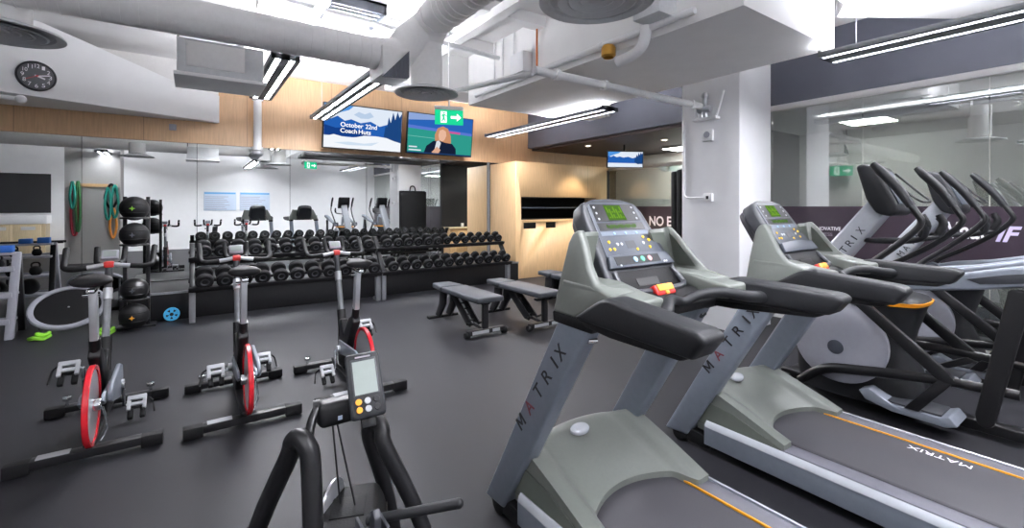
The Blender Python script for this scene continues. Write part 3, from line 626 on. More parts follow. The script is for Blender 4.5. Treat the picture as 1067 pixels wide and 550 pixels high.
# ------------------------------------------------------------------ treadmills
def make_treadmill(loc, label):
    e = empty('treadmill', loc, label, 'treadmill', 'treadmills')
    T = Matrix.Translation((-.42, -.8, 0)); X = .84
    def mir(side): return T if side == 0 else T @ Matrix.Translation((X, 0, 0)) @ Matrix.Scale(-1, 4, (1, 0, 0))
    MB(T).box((.06, -.42, .05), (.78, 1.78, .165), bev=.01).build('deck', M['black'], e)
    bl = MB(T).box((.145, -.36, .15), (.695, 1.5, .2), bev=.012, seg=3).build('running_belt', M['belt'], e)
    for k, (c, a) in enumerate(zip('MATRIX', (0, 1, 2, 3, 4, 5))): pass
    MB(T @ basis((.645, .62, .2003), (0, 1, 0), (-1, 0, 0))).mesh(text_mesh('MATRIX', .25, .042, .0006, bold=.0)).build('belt_lettering', M['letter'], bl)
    MB(T).cyl((.1, -.40, .13), (.74, -.40, .13), .055, n=20).build('rear_roller_cover', M['charcoal'], e)
    for side in (0, 1):
        Q = mir(side)
        r = MB(Q).prism([(0, .055), (0, .165), (.008, .178), (.03, .184), (.06, .184), (.06, .05), (.02, .045)], 'y', -.42, 1.68, bev=.003).build('side_rail', M['frame'], e)
        tag(MB(Q).prism([(-.003, .162), (.001, .188), (.012, .199), (.020, .196), (.014, .178), (.004, .160)], 'y', -.42, 1.67).build('edge_trim', M['frame2'], r), 'bright silver edge trim')
        f = MB(Q); f.box((.034, -.40, .17), (.132, 1.62, .196), bev=.003)
        f.build('foot_rail', M['step'], e)
        if side: tag(MB(Q).box((.1325, -.40, .193), (.1405, 1.4, .2015)).build('amber_line', M['amber'], e), 'thin amber line beside the belt')
        MB(Q).cyl((.008, 1.86, .048), (.07, 1.86, .048), .048, n=20, bev=.006).box((.012, 1.66, .02), (.066, 1.9, .10), bev=.01).build('front_wheel', M['blackr'], e)
        MB(Q).cyl((.02, -.36, .0), (.02, -.36, .06), .025, n=12).build('rear_foot', M['blackr'], e)
        u = MB(Q).prism([(1.965, .045), (1.80, .055), (1.225, 1.04), (1.405, 1.04)], 'x', 0, .088, bev=.018, seg=3).build('upright', M['frame'], e)
        MB(Q).cyl((.03, 1.262, .985), (.07, 1.255, .98), .012, n=12).build('screw', M['chrome'], u)
        if side == 0:
            d = V(0, 1.363 - 1.661, .916 - .49)
            L = d.length; d.normalize(); up = V(0, d.z, -d.y)      # letter tops point forward
            if up.y < 0: up = -up
            o = V(-.0012, 1.661, .49) - up * .012
            adv = [0, .115, .230, .335, .445, .485]; wd = [.060, .056, .052, .050, .011, .056]
            for k, c in enumerate('MATRIX'):
                p = o + d * (adv[k] / .541 * L + .012)
                mb = MB(T @ basis(p, d, up))
                if c == 'M': mb.prism([(x * wd[k], y * .056) for x, y in [(0, 0), (0, 1), (.2, 1), (.5, .42), (.8, 1), (1, 1), (1, 0), (.83, 0), (.83, .70), (.56, .20), (.44, .20), (.17, .70), (.17, 0)]], 'z', 0, .0015)
                else: mb.mesh(text_mesh(c, wd[k], .056, .0015, bold=.006))
                mb.build('letter', M['redletter'] if k == 1 else M['darkletter'], u)
        MB(Q).prism([(1.425, 1.03), (1.21, 1.025), (1.19, 1.05), (1.30, 1.072), (1.43, 1.075)], 'x', -.004, .094, bev=.008).build('collar', M['blackr'], e)
        # pod with an open cup well
        sh = .24 if side == 0 else .46
        PS = Matrix(((1, 0, sh, -sh * 1.08), (0, 1, 0, 0), (0, 0, 1, 0), (0, 0, 0, 1)))
        pod = MB(Q @ PS).prism([(1.428, 1.072), (1.420, 1.22), (1.408, 1.35), (1.392, 1.392), (1.36, 1.405), (1.325, 1.36), (1.268, 1.26), (1.22, 1.205), (1.133, 1.178), (1.16, 1.14), (1.30, 1.068)], 'x', -.004, .150, bev=.014, seg=3).build('pod', M['sage'], e)
        MB(Q).prism([(1.40, 1.075), (1.40, 1.205), (1.24, 1.20), (1.135, 1.176), (1.04, 1.165), (1.04, 1.11), (1.14, 1.10), (1.30, 1.075)], 'x', .02, .205, bev=.012, seg=3).build('cup_tray', M['sage'], pod)
        pod.location = (0, 0, 0)
        for mbx in (dict(lo=(.030, 1.02, 1.195), hi=(.42, 1.388, 1.6)),):
            cm = MB(Q @ PS); cm.box(mbx['lo'], mbx['hi'], bev=.03, seg=3)
            c = bpy.data.objects.new('cut', cm.data('cut', None)); COL.objects.link(c); c.parent = e
            md = pod.modifiers.new('b', 'BOOLEAN'); md.object = c; md.operation = 'DIFFERENCE'; md.solver = 'EXACT'
            bpy.context.view_layer.update()
            me = bpy.data.meshes.new_from_object(pod.evaluated_get(bpy.context.evaluated_depsgraph_get()))
            pod.modifiers.clear(); pod.data = me; bpy.data.objects.remove(c)
        tag(MB(Q @ PS).prism([(1.378, 1.215), (1.36, 1.375), (1.335, 1.345), (1.285, 1.255), (1.262, 1.215)], 'x', .0305, .034).box((.034, 1.382, 1.21), (.142, 1.3865, 1.375)).build('cup_shade_liner', M['sageshade'], pod), 'shade of the cup well, coloured onto a thin liner')  # darker sheet stands for the shade inside the cup well
        # arm rest: charcoal pad over a black underside
        FL = Matrix(((1, .15, 0, -.15 * 1.30), (0, 1, 0, 0), (0, 0, 1, 0), (0, 0, 0, 1)))
        g = MB(Q @ FL).prism([(1.315, 1.066), (1.145, 1.168), (1.10, 1.180), (.72, 1.158), (.69, 1.138), (.738, 1.072)], 'x', -.008, .108, bev=.022, seg=3).build('arm_rest', M['charcoal'], e)
        MB(Q @ FL).prism([(1.32, 1.045), (1.30, 1.075), (.745, 1.078), (.79, 1.055), (1.1, 1.04)], 'x', .004, .10, bev=.01).build('arm_underside', M['blackr'], g)
    # motor hood
    def hood(u, v):
        x = .036 + u * (.768); c = (x - .42) / .384
        yf = 1.845 - .10 * abs(c) ** 2.2
        s = max(0, min(1, (abs(c) - .68) / .12)); s = s * s * (3 - 2 * s)
        yr = (1.43 - .09 * (abs(c) / .7) ** 2) * (1 - s) + 1.235 * s
        y = yf + (yr - yf) * v
        zt = .374 - .004 * abs(c) ** 2
        zr = .222 + .006 * (1 - s)
        z = zt + (zr - zt) * (max(0, (v - .16) / .84)) ** (1.12)
        if v < .16: z = zt - .10 * ((.16 - v) / .16) ** 2
        if s > 0: z += .012 * s * (1 - v)
        pl = max(0, 1 - (abs(c) / .62) ** 8)
        z += .010 * pl * max(0, min(1, (v - .12) * 8)) * max(0, min(1, (.95 - v) * 6))
        return V(x, y, z)
    hm = MB(T); b = bmesh.new(); nu, nv = 48, 28
    g = [[b.verts.new(hood(i / nu, j / nv)) for j in range(nv + 1)] for i in range(nu + 1)]
    lo = {}
    def low(i, j):
        if (i, j) not in lo: p = g[i][j].co; lo[(i, j)] = b.verts.new((p.x, p.y, .19 if j == nv and 4 < i < nu - 4 else .12))
        return lo[(i, j)]
    for i in range(nu):
        for j in range(nv): b.faces.new((g[i][j], g[i+1][j], g[i+1][j+1], g[i][j+1]))
    ring = [(i, 0) for i in range(nu + 1)] + [(nu, j) for j in range(1, nv + 1)] + [(i, nv) for i in range(nu - 1, -1, -1)] + [(0, j) for j in range(nv - 1, 0, -1)]
    for a, c in zip(ring, ring[1:] + ring[:1]): b.faces.new((g[a[0]][a[1]], g[c[0]][c[1]], low(*c), low(*a)))
    bmesh.ops.recalc_face_normals(b, faces=b.faces); hm._merge(b)
    hd = hm.build('motor_hood', M['sage'], e, ang=32)
    for side in (0, 1): tag(MB(mir(side)).prism([(1.74, .16), (1.72, .31), (1.5, .28), (1.25, .20), (1.25, .16)], 'x', .028, .034).build('hood_side', M['sageshade'], hd), 'hood side panel with shading in its colour')  # darker colour stands for shading on the vertical side
    N = V(0, -.35, .94).normalized()
    bd = MB(T).lathe([(0, .016), (.030, .015), (.038, .010), (.042, .0), (.042, -.012)], (.40, 1.685, .374), axis=(0, -.28, .96), n=32, R=None)
    bd2 = MB(Matrix.Translation(V(-.42, -.8, 0)) @ Matrix.Translation((.40, 1.69, .376)) @ Matrix.Rotation(.3, 4, 'X') @ Matrix.Diagonal((1.35, .8, 1, 1)))
    bd.bm.free()
    tag(bd2.lathe([(0, .012), (.030, .011), (.038, .007), (.043, 0), (.043, -.012)], (0, 0, 0), n=32).build('badge', M['frame2'], hd), 'oval silver badge')
    # console
    R = T @ basis((.42, 1.243, 1.117), (1, 0, 0), (0, .555, .832))
    out = [(-.215, -.01), (.215, -.01), (.238, .03), (.238, .13), (.205, .43), (.175, .485), (.09, .507), (0, .512), (-.09, .507), (-.175, .485), (-.205, .43), (-.238, .13), (-.238, .03)]
    con = MB(R).prism(out, 'z', -.085, 0, bev=.018, seg=3).prism([(x * .86, .06 + y * .86) for x, y in out], 'z', -.13, -.07, bev=.02).build('console', M['char2'], e)
    MB(R).prism([(-.19, .185), (.19, .185), (.165, .455), (.13, .48), (-.13, .48), (-.165, .455)], 'z', 0, .004, bev=.0015).build('face_panel', M['slate'], con)
    dp = MB(R).prism([(-.15, .375), (.15, .375), (.142, .468), (-.142, .468)], 'z', .004, .006).build('display_panel', M['blackg'], con)
    pp = MB(R).prism([(-.066, .380), (.052, .380), (.05, .462), (-.062, .462)], 'z', .006, .0075).build('display', M['lcd'], con)
    mb = MB(R)
    for i in range(14): mb.box((-.055 + (i % 7) * .015, .39 + .03 * (i // 7), .0075), (-.046 + (i % 7) * .015, .398 + .012 * ((i * 5) % 3) + .03 * (i // 7), .0082))
    mb.build('display_bars', M['lcdb'], con)
    st = MB(R).box((-.152, .328, .004), (.152, .366, .006)).build('message_strip', M['blackg'], con)
    mb = MB(R)
    for i in range(16): mb.box((-.10 + i * .0125, .336 + .004 * (i % 3 == 0), .006), (-.092 + i * .0125, .357 - .005 * (i % 4 == 1), .0068))
    mb.build('message_segments', M['lcd'], con)
    mb = MB(R); mb.box((-.16, .300, .004), (.16, .322, .0052)); mb.build('label_strip', M['greyb'], con)
    def btn(x, y, r, m, n='button'): MB(R).cyl((x, y, .004), (x, y, .0075), r * .78, r * .66, n=16).build(n, M[m], con)
    for s in (-1, 1):
        for q in range(3): btn(s * .128, .388 + q * .031, .0085, 'whiteb')
        btn(s * .135, .268, .010, 'yellowb'); btn(s * .120, .232, .010, 'yellowb'); btn(s * .148, .232, .009, 'yellowb') if s < 0 else btn(s * .105, .285, .009, 'yellowb')
        btn(s * .088, .255, .0105, 'whiteb')
    btn(-.062, .255, .0105, 'whiteb'); btn(.028, .225, .009, 'yellowb')
    for s in (-1, 0, 1): btn(-.075 + (s + 1) * .075, .310, .009, 'blueb')
    MB(R).box((-.03, .232, .004), (.03, .270, .005)).build('keypad', M['char2'], con)
    lb = MB(R).prism([(-.215, .135), (.215, .135), (.195, .195), (0, .205), (-.195, .195)], 'z', .0, .022, bev=.006).build('lower_panel', M['slate'], con)
    MB(R).box((-.17, .148, .022), (.12, .186, .024)).build('switch_band', M['charcoal'], lb)
    for x, m in ((-.045, 'blueb'), (.002, 'greenb'), (.05, 'pinkb')): MB(R).cyl((x, .167, .022), (x, .167, .027), .0135, .012, n=20).build('speed_button', M[m], lb)
    for x in (.14, .155, -.15): MB(R).cyl((x, .145, .022), (x, .145, .026), .005, n=10).build('speed_button', M['whiteb'], lb)
    tag(MB(R).box((-.185, .035, .0005), (.185, .125, .004), bev=.0015).build('reading_tray', M['blackr'], con), 'black reading tray')
    tag(MB(R).tube([(-.19, .12, .004), (-.20, .06, .015), (-.17, .02, .03), (0, .012, .034), (.17, .02, .03), (.20, .06, .015), (.19, .12, .004)], .013, n=8, smooth=5).build('tray_lip', M['char2'], con), 'rounded tray lip')
    MB(R).box((-.08, .05, .004), (.06, .085, .006)).build('tray_insert', M['black'], con)
    key = MB(R).box((-.062, -.022, .02), (.062, .028, .062), bev=.010, seg=3).build('safety_key', M['redp'], e)
    tag(MB(R).box((-.05, -.004, .060), (.05, .026, .068), bev=.006).box((-.012, -.02, .058), (.012, .0, .066), bev=.003).build('key_top', M['orangep'], key), 'orange key top')
    MB(T).prism([(1.34, 1.06), (1.33, 1.15), (1.20, 1.14), (1.11, 1.10), (1.12, 1.06)], 'x', .17, .67, bev=.012).build('under_tray', M['blackr'], e)
    MB(T).tube([(.05, .98, 1.112), (.15, .995, 1.125), (.24, 1.05, 1.142), (.33, 1.095, 1.135), (.42, 1.11, 1.115), (.51, 1.095, 1.135), (.60, 1.05, 1.142), (.69, .995, 1.125), (.79, .98, 1.112)], [.026, .024, .021, .02, .02, .02, .021, .024, .026], n=12, smooth=5).build('front_handlebar', M['charcoal'], e)
    return e
t1 = make_treadmill((1.63, .8, 0), 'nearest grey treadmill in the foreground, fully shown console with orange key')
copy_tree(t1, (2.97, .715, 0), 'second grey treadmill, farther right, beside the elliptical trainers')

# ------------------------------------------------------------------ elliptical trainers
def make_elliptical(loc, label):
    e = empty('elliptical_trainer', loc, label, 'elliptical trainer', 'elliptical trainers')
    T = Matrix.Translation((-.35, -.8, 0))
    def mir(s): return T if s == 0 else T @ Matrix.Translation((.70, 0, 0)) @ Matrix.Scale(-1, 4, (1, 0, 0))
    def loft(levels, n=28, ex=3.2):
        b = bmesh.new(); rings = []
        for z, yf, yr, hw in levels:
            cy, hl = (yf + yr) / 2, (yf - yr) / 2
            rg = []
            for i in range(n):
                a = 2 * PI * i / n; c, s_ = math.cos(a), math.sin(a)
                rg.append(b.verts.new((.35 + hw * math.copysign(abs(c) ** (2 / ex), c), cy + hl * math.copysign(abs(s_) ** (2 / ex), s_), z)))
            rings.append(rg)
        for A, B in zip(rings, rings[1:]):
            for i in range(n): b.faces.new((A[i], A[(i+1) % n], B[(i+1) % n], B[i]))
        b.faces.new(rings[0][::-1]); b.faces.new(rings[-1]); bmesh.ops.recalc_face_normals(b, faces=b.faces)
        return MB(T)._merge(b)
    loft([(.08, 1.72, .93, .25), (.20, 1.74, .94, .25), (.32, 1.75, .98, .245), (.45, 1.75, 1.03, .22), (.60, 1.73, 1.0, .21), (.72, 1.69, .965, .23), (.80, 1.60, .945, .25)]).build('drive_housing', M['charcoal'], e)
    tag(loft([(.800, 1.60, .93, .262), (.826, 1.58, .92, .268)]).build('amber_trim', M['amber2'], e), 'bright amber trim strip')
    loft([(.826, 1.58, .93, .258), (.85, 1.5, .95, .24), (.862, 1.42, .99, .20)]).build('housing_cap', M['charcoal'], e)
    for s in (0, 1):
        Q = mir(s)
        d = MB(Q).lathe([(0, .05), (.10, .05), (.22, .036), (.285, .018), (.30, 0), (.30, -.04)], (.05, 1.38, .49), axis=(-1, 0, 0), n=48).build('disc_cover', M['lightgrey'], e)
        tag(MB(Q).cyl((.02, 1.38, .46), (-.006, 1.38, .46), .052, n=24, bev=.004).build('hub', M['slate'], d), 'dark hub')
        # moving arm with padded grip
        dy = 0 if s == 0 else -.07
        arm = MB(Q).tube([(.0, 1.0 + dy, 1.60), (0, .92 + dy, 1.46), (0, .895 + dy, 1.40), (0, .93 + dy, 1.335), (.01, 1.03 + dy, 1.23), (.02, 1.16 + dy * .6, 1.11), (.03, 1.30, .99), (.03, 1.36, .90)], .021, n=12, smooth=5).build('moving_arm', M['blackg'], e)
        MB(Q).tube([(0, 1.155 + dy, 1.80), (0, 1.11 + dy, 1.745), (0, 1.02 + dy, 1.63), (0, .945 + dy, 1.50)], [.020, .031, .031, .026], n=12, smooth=4).build('grip', M['charcoal'], arm)
        lk = MB(Q).prism([(1.40, .93), (1.32, .95), (.76, .46), (.72, .40), (.78, .37), (.84, .42)], 'x', -.03, .01, bev=.012, seg=2).build('lower_arm', M['black'], e)
        MB(Q).cyl((-.045, 1.345, .90), (.12, 1.345, .90), .06, n=20, bev=.008).build('pivot_cap', M['slate'], lk)
        # pedal lever, foot plate, hanging link
        dz = 0 if s == 0 else .14
        lv = MB(Q).tube([(-.005, 1.62, .14 + dz), (-.005, 1.45, .28 + dz * .8), (-.005, 1.2, .335 + dz * .6), (-.005, .95, .375 + dz * .4), (-.005, .72, .40 + dz * .2), (-.005, .46, .41)], [.03, .036, .036, .034, .03, .03], n=12, smooth=4, flat=.75).build('pedal_lever', M['blackg'], e)
        pd = MB(Q).prism([(1.24, .19), (1.20, .135), (1.05, .10), (.78, .095), (.72, .12), (.76, .17), (.80, .15), (1.05, .15), (1.18, .22)], 'x', .0, .26, bev=.010, R=Matrix.Translation((0, 0, dz))).build('foot_pedal', M['silverp'], e)
        MB(Q).box((.02, .80, .151 + dz), (.24, 1.12, .165 + dz), bev=.006).build('pedal_mat', M['char2'], pd)
        MB(Q).prism([(.98, .16 + dz), (.90, .16 + dz), (.74, .39), (.80, .41)], 'x', -.03, .03, bev=.008).build('pedal_bracket', M['blackg'], pd)
        hl = MB(Q).prism([(.555, .21), (.575, .185), (.60, .18), (.63, .20), (.638, .25), (.50, 1.02), (.41, 1.02), (.415, .95)], 'x', -.055, .0, bev=.024, seg=3).build('hanging_link', M['blackr'], e)
        # pale side arm carrying the link
        ar = MB(Q).prism([(1.45, .90), (1.2, .98), (.95, 1.02), (.74, 1.075), (.50, 1.145), (.2, 1.20), (.02, 1.20), (.0, 1.12), (.2, 1.08), (.46, 1.03), (.62, .995), (.80, .965), (1.15, .91), (1.40, .83)], 'x', -.02, .07, bev=.02, seg=3).build('side_arm', M['silverp'], e)
        tag(MB(Q).prism([(.68, 1.055), (.52, 1.10), (.25, 1.15), (.08, 1.15), (.10, 1.12), (.40, 1.065), (.62, 1.03)], 'x', -.026, -.018, bev=.003).build('arm_inset', M['char2'], ar), 'dark inset on the pale arm')
    # base
    MB(T).box((.30, -.30, .03), (.40, 1.9, .10), bev=.012).build('base_beam', M['black'], e)
    for y in (-.28, 1.86): MB(T).box((.02, y - .05, .0), (.68, y + .05, .07), bev=.02).build('stabilizer', M['black'], e)
    MB(T).prism([(-.30, .09), (.02, 1.12), (.10, 1.12), (-.18, .09)], 'x', .06, .12, bev=.012).prism([(-.30, .09), (.02, 1.12), (.10, 1.12), (-.18, .09)], 'x', .58, .64, bev=.012).build('rear_frame', M['silverp'], e)
    # mast with lettering
    ms = MB(T).prism([(1.93, .66), (1.74, .62), (1.135, 1.48), (1.25, 1.56)], 'x', .255, .445, bev=.022, seg=3).build('mast', M['frame2'], e)
    d = V(0, 1.22 - 1.70, 1.49 - .80).normalized(); up = V(0, d.z, -d.y)
    if up.y < 0: up = -up
    o = V(.2535, 1.50, 1.03) - up * .02
    for k, c in enumerate('MATRIX'): MB(T @ basis(o + d * (.068 * k - (.016 if k == 5 else 0)), d, up)).mesh(text_mesh(c, .010 if c == 'I' else .045, .05, .0015, bold=.0)).build('letter', M['darkletter'], ms)
    con = MB(T).prism([(1.315, 1.80), (1.27, 1.82), (1.19, 1.79), (1.06, 1.50), (1.06, 1.45), (1.11, 1.425), (1.19, 1.45), (1.25, 1.55)], 'x', .17, .53, bev=.03, seg=3).build('console', M['charcoal'], e)
    R = T @ basis((.35, 1.055, 1.50), (1, 0, 0), (0, .13, .29))
    MB(R).box((-.14, .02, -.006), (.14, .29, .004), bev=.004).build('console_face', M['slate'], con)
    MB(R).box((-.10, .15, .004), (.10, .25, .006)).build('display', M['lcdg'], con)
    tag(MB(T).tube([(.21, 1.16, 1.75), (.21, 1.02, 1.60), (.22, .955, 1.54), (.35, .95, 1.53), (.48, .955, 1.54), (.49, 1.02, 1.60), (.49, 1.16, 1.75)], .007, n=8, smooth=3).build('console_rail', M['charcoal'], con), 'thin reading rail')
    # fixed handles in front of the console
    MB(T).tube([(.14, .93, 1.42), (.13, .90, 1.36), (.15, .93, 1.28), (.22, 1.08, 1.25), (.35, 1.30, 1.24), (.48, 1.08, 1.25), (.55, .93, 1.28), (.57, .90, 1.36), (.56, .93, 1.42)], .019, n=12, smooth=4).build('fixed_handlebar', M['charcoal'], e)
    for x in (.14, .56): MB(T).tube([(x, .925, 1.44), (x, .90, 1.37), (x + (.01 if x < .3 else -.01), .93, 1.295)], [.022, .027, .024], n=12, smooth=4).build('handlebar_grip', M['blackr'], e)
    return e
e1 = make_elliptical((4.25, .8, 0), 'nearer elliptical trainer with pale mast, just right of the second treadmill')
copy_tree(e1, (5.60, .72, 0), 'farther elliptical trainer, next to the glass wall with the dark band')

# ------------------------------------------------------------------ spin bikes
BK = {}
def make_bike(loc, crank, label):
    e = empty('spin_bike', loc, label, 'spin bike', 'spin bikes')
    first = not BK
    def part(key, name, fn, m, parent=None, lab=None, ang=38):
        if key not in BK: BK[key] = fn().data(name, M[m], ang)
        o = bpy.data.objects.new(name, BK[key]); COL.objects.link(o); o.parent = parent or e
        if lab: o['label'] = lab
        return o
    for k, (y, h) in enumerate(((-.40, .078), (.47, .072))):
        s = part(('st', k), 'stabilizer', lambda: MB().box((-.345, y - .035, .028), (.345, y + .035, h), bev=.006), 'black')
        for q in (-1, 1):
            part(('end', k, q), 'end_cap', lambda: MB().box((q * .295 - .055, y - .038, .008), (q * .295 + .055, y + .038, h + .003), bev=.008), 'blackr', s)
            if k == 1: part(('lev', q), 'levelling_knob', lambda: MB().cyl((q * .235, y, h), (q * .235, y, h + .035), .010, n=8).cyl((q * .235, y, h + .035), (q * .235, y, h + .06), .026, n=12, bev=.004), 'chrome', s, 'chrome levelling knob')
        if k == 0: part('plate', 'tread_plate', lambda: MB().box((-.22, y - .030, h), (-.08, y + .030, h + .004)), 'steel', s, 'bare metal plate')
    part('beam', 'base_beam', lambda: MB().box((-.03, -.40, .055), (.03, .47, .10), bev=.01), 'black')
    wy, wz, wr = -.395, .318, .235
    w = part('rim', 'flywheel', lambda: MB().lathe([(wr - .026, -.012), (wr - .005, -.015), (wr, -.010), (wr, .010), (wr - .005, .015), (wr - .026, .012)], (.012, wy, wz), axis=(1, 0, 0), n=56), 'red')
    part('disc', 'flywheel_disc', lambda: MB().lathe([(0, -.005), (wr - .024, -.005), (wr - .024, .005), (0, .005)], (.012, wy, wz), axis=(1, 0, 0), n=48), 'steel', w, 'brushed metal disc')
    part('rim2', 'rim_inner', lambda: MB().cyl((-.03, wy, wz), (.055, wy, wz), .035, n=18, bev=.006), 'chrome', w, 'chrome hub')
    part('fork', 'wheel_fork', lambda: MB().prism([(.14, .22), (.14, .34), (-.36, .37), (-.42, .34), (-.36, .30)], 'x', -.05, -.032, bev=.006).prism([(.14, .22), (.14, .34), (-.36, .37), (-.42, .34), (-.36, .30)], 'x', .052, .07, bev=.006), 'silverp')
    part('guard', 'belt_guard', lambda: MB().prism([(.20, .30), (.17, .39), (.08, .42), (-.28, .40), (-.35, .36), (-.35, .31), (-.28, .28), (.06, .19), (.16, .21)], 'x', .072, .10, bev=.012), 'silverp')
    part('rod', 'brace_rod', lambda: MB().tube([(.06, -.40, .30), (.08, -.36, .16), (.05, -.38, .09)], .006, n=6, smooth=2), 'chrome')
    part('frame', 'main_frame', lambda: MB().prism([(.20, .10), (.24, .30), (.22, .50), (.13, .52), (.06, .40), (-.10, .58), (-.20, .62), (-.24, .56), (-.12, .42), (-.02, .26), (.04, .10)], 'x', -.032, .032, bev=.014, seg=3), 'black')
    part('collar', 'seat_collar', lambda: MB().tube([(0, -.17, .54), (0, -.215, .675)], .036, n=14, smooth=1, flat=.85), 'blackg')
    sp = part('post', 'seat_post', lambda: MB().prism([(-.245, .66), (-.18, .66), (-.225, .985), (-.29, .985)], 'x', -.02, .02, bev=.008), 'steel', None, 'brushed steel seat post')
    part('slider', 'seat_slider', lambda: MB().box((-.02, -.36, .975), (.02, -.16, 1.0), bev=.005).cyl((-.05, -.25, .955), (.03, -.25, .955), .014, n=10), 'chrome')
    def sad():
        mb = MB(); b = bmesh.new()
        rows = [(-.37, .06, .026), (-.36, .09, .036), (-.32, .102, .040), (-.26, .092, .040), (-.19, .06, .036), (-.10, .034, .032), (-.03, .026, .028), (-.01, .016, .016)]
        rg = []
        for y, hw, th in rows:
            zc = 1.035 + .012 * math.cos((y + .2) * 6)
            rg.append([b.verts.new((hw * math.cos(a) , y, zc + th * math.sin(a) * (1 if math.sin(a) > 0 else .8) - .012 * (1 - abs(math.cos(a))) * (math.sin(a) > 0))) for a in [2 * PI * i / 20 for i in range(20)]])
        for A, B in zip(rg, rg[1:]):
            for i in range(20): b.faces.new((A[i], A[(i+1) % 20], B[(i+1) % 20], B[i]))
        b.faces.new(rg[0][::-1]); b.faces.new(rg[-1]); bmesh.ops.recalc_face_normals(b, faces=b.faces)
        return mb._merge(b)
    part('saddle', 'saddle', sad, 'blackr', None, None, 60)
    part('col0', 'steering_lug', lambda: MB().tube([(0, .17, .36), (0, .235, .58)], .038, n=14, smooth=1, flat=.8), 'black')
    part('col1', 'handlebar_column', lambda: MB().tube([(0, .225, .55), (0, .335, .86)], .027, n=14, smooth=1, flat=.85), 'grid')
    part('col2', 'column_collar', lambda: MB().tube([(0, .325, .83), (0, .352, .905)], .033, n=14, smooth=1, flat=.85), 'steel', None, 'bright collar')
    part('col3', 'handlebar_stem', lambda: MB().tube([(0, .345, .89), (0, .40, 1.055)], .023, n=14, smooth=1), 'char2')
    hb = part('bar', 'handlebar', lambda: MB().tube([(-.255, .56, 1.165), (-.25, .50, 1.12), (-.245, .43, 1.065), (-.20, .40, 1.05), (-.1, .395, 1.06), (0, .395, 1.075), (.1, .395, 1.06), (.20, .40, 1.05), (.245, .43, 1.065), (.25, .50, 1.12), (.255, .56, 1.165)], .0165, n=10, smooth=4), 'steel')
    for q in (-1, 1):
        part(('grip', q), 'grip', lambda: MB().tube([(q * .255, .575, 1.185), (q * .25, .50, 1.12), (q * .245, .43, 1.065), (q * .20, .40, 1.05), (q * .12, .397, 1.058)], .020, n=10, smooth=4), 'blackr', hb, 'black grip')
        part(('aero', q), 'inner_grip', lambda: MB().tube([(q * .06, .40, 1.075), (q * .075, .46, 1.10), (q * .08, .53, 1.19)], .018, n=10, smooth=4), 'blackr', hb, 'black upright grip')
    part('clamp', 'bar_clamp', lambda: MB().box((-.03, .372, 1.05), (.03, .42, 1.098), bev=.012), 'redp', hb, 'red bar clamp')
    cp = part('comp', 'computer', lambda: MB(Matrix.Translation((0, .45, 1.13)) @ Matrix.Rotation(-.7, 4, 'X')).box((-.05, -.015, -.03), (.05, .012, .05), bev=.008), 'lightgrey')
    part('compscr', 'screen', lambda: MB(Matrix.Translation((0, .45, 1.13)) @ Matrix.Rotation(-.7, 4, 'X')).box((-.036, -.0165, -.012), (.036, -.0145, .038)), 'lcdg', cp)
    # crank and pedals
    cy, cz, L = .085, .275, .165
    part('bb', 'crank_hub', lambda: MB().cyl((-.075, cy, cz), (.115, cy, cz), .03, n=16), 'steel')
    for q, a in ((-1, crank), (1, crank + PI)):
        py, pz = cy + L * math.cos(a), cz + L * math.sin(a); x = q * .10 + .01
        ar = MB().prism([(cy - .018 * math.sin(a), cz + .018 * math.cos(a)), (cy + .018 * math.sin(a), cz - .018 * math.cos(a)), (py + .013 * math.sin(a), pz - .013 * math.cos(a)), (py - .013 * math.sin(a), pz + .013 * math.cos(a))], 'x', x - .008, x + .008, bev=.004).build('crank_arm', M['chrome'], e)
        P = Matrix.Translation((x + q * .07, py, pz)) @ Matrix.Rotation(.75, 4, 'X') @ Matrix.Diagonal((.98, .98, .98, 1))
        pd = MB(P).box((-.055, -.05, -.006), (-.032, .05, .018), bev=.005).box((.032, -.05, -.006), (.055, .05, .018), bev=.005).box((-.055, .022, -.006), (.055, .055, .020), bev=.006).box((-.04, -.02, -.006), (.04, .004, .016), bev=.004).cyl((-q * .06, 0, 0), (.04, 0, 0), .008, n=8).build('pedal', M['pedal'], e)
        tag(MB(P).box((-.05, -.10, -.045), (-.018, .03, -.008), bev=.008).box((.018, -.10, -.045), (.05, .03, -.008), bev=.008).box((-.022, -.03, -.03), (.022, .03, -.006), bev=.004).build('pedal_cleat', M['blackr'], pd), 'black pedal underside')
        MB(P).tube([(.055 * q, .03, .0), (.085 * q, .02, -.03), (.10 * q, -.06, -.06)], .006, n=6, smooth=3).build('strap', M['black'], pd)
    return e
make_bike((-.50, 4.04, 0), 1.75, 'leftmost spin bike with red flywheel, cranks upright')
make_bike((.30, 3.99, 0), 2.95, 'middle spin bike with red flywheel, in front of the left dumbbell rack')
make_bike((1.09, 3.97, 0), -1.75, 'rightmost spin bike with red flywheel, behind the grey monitor')

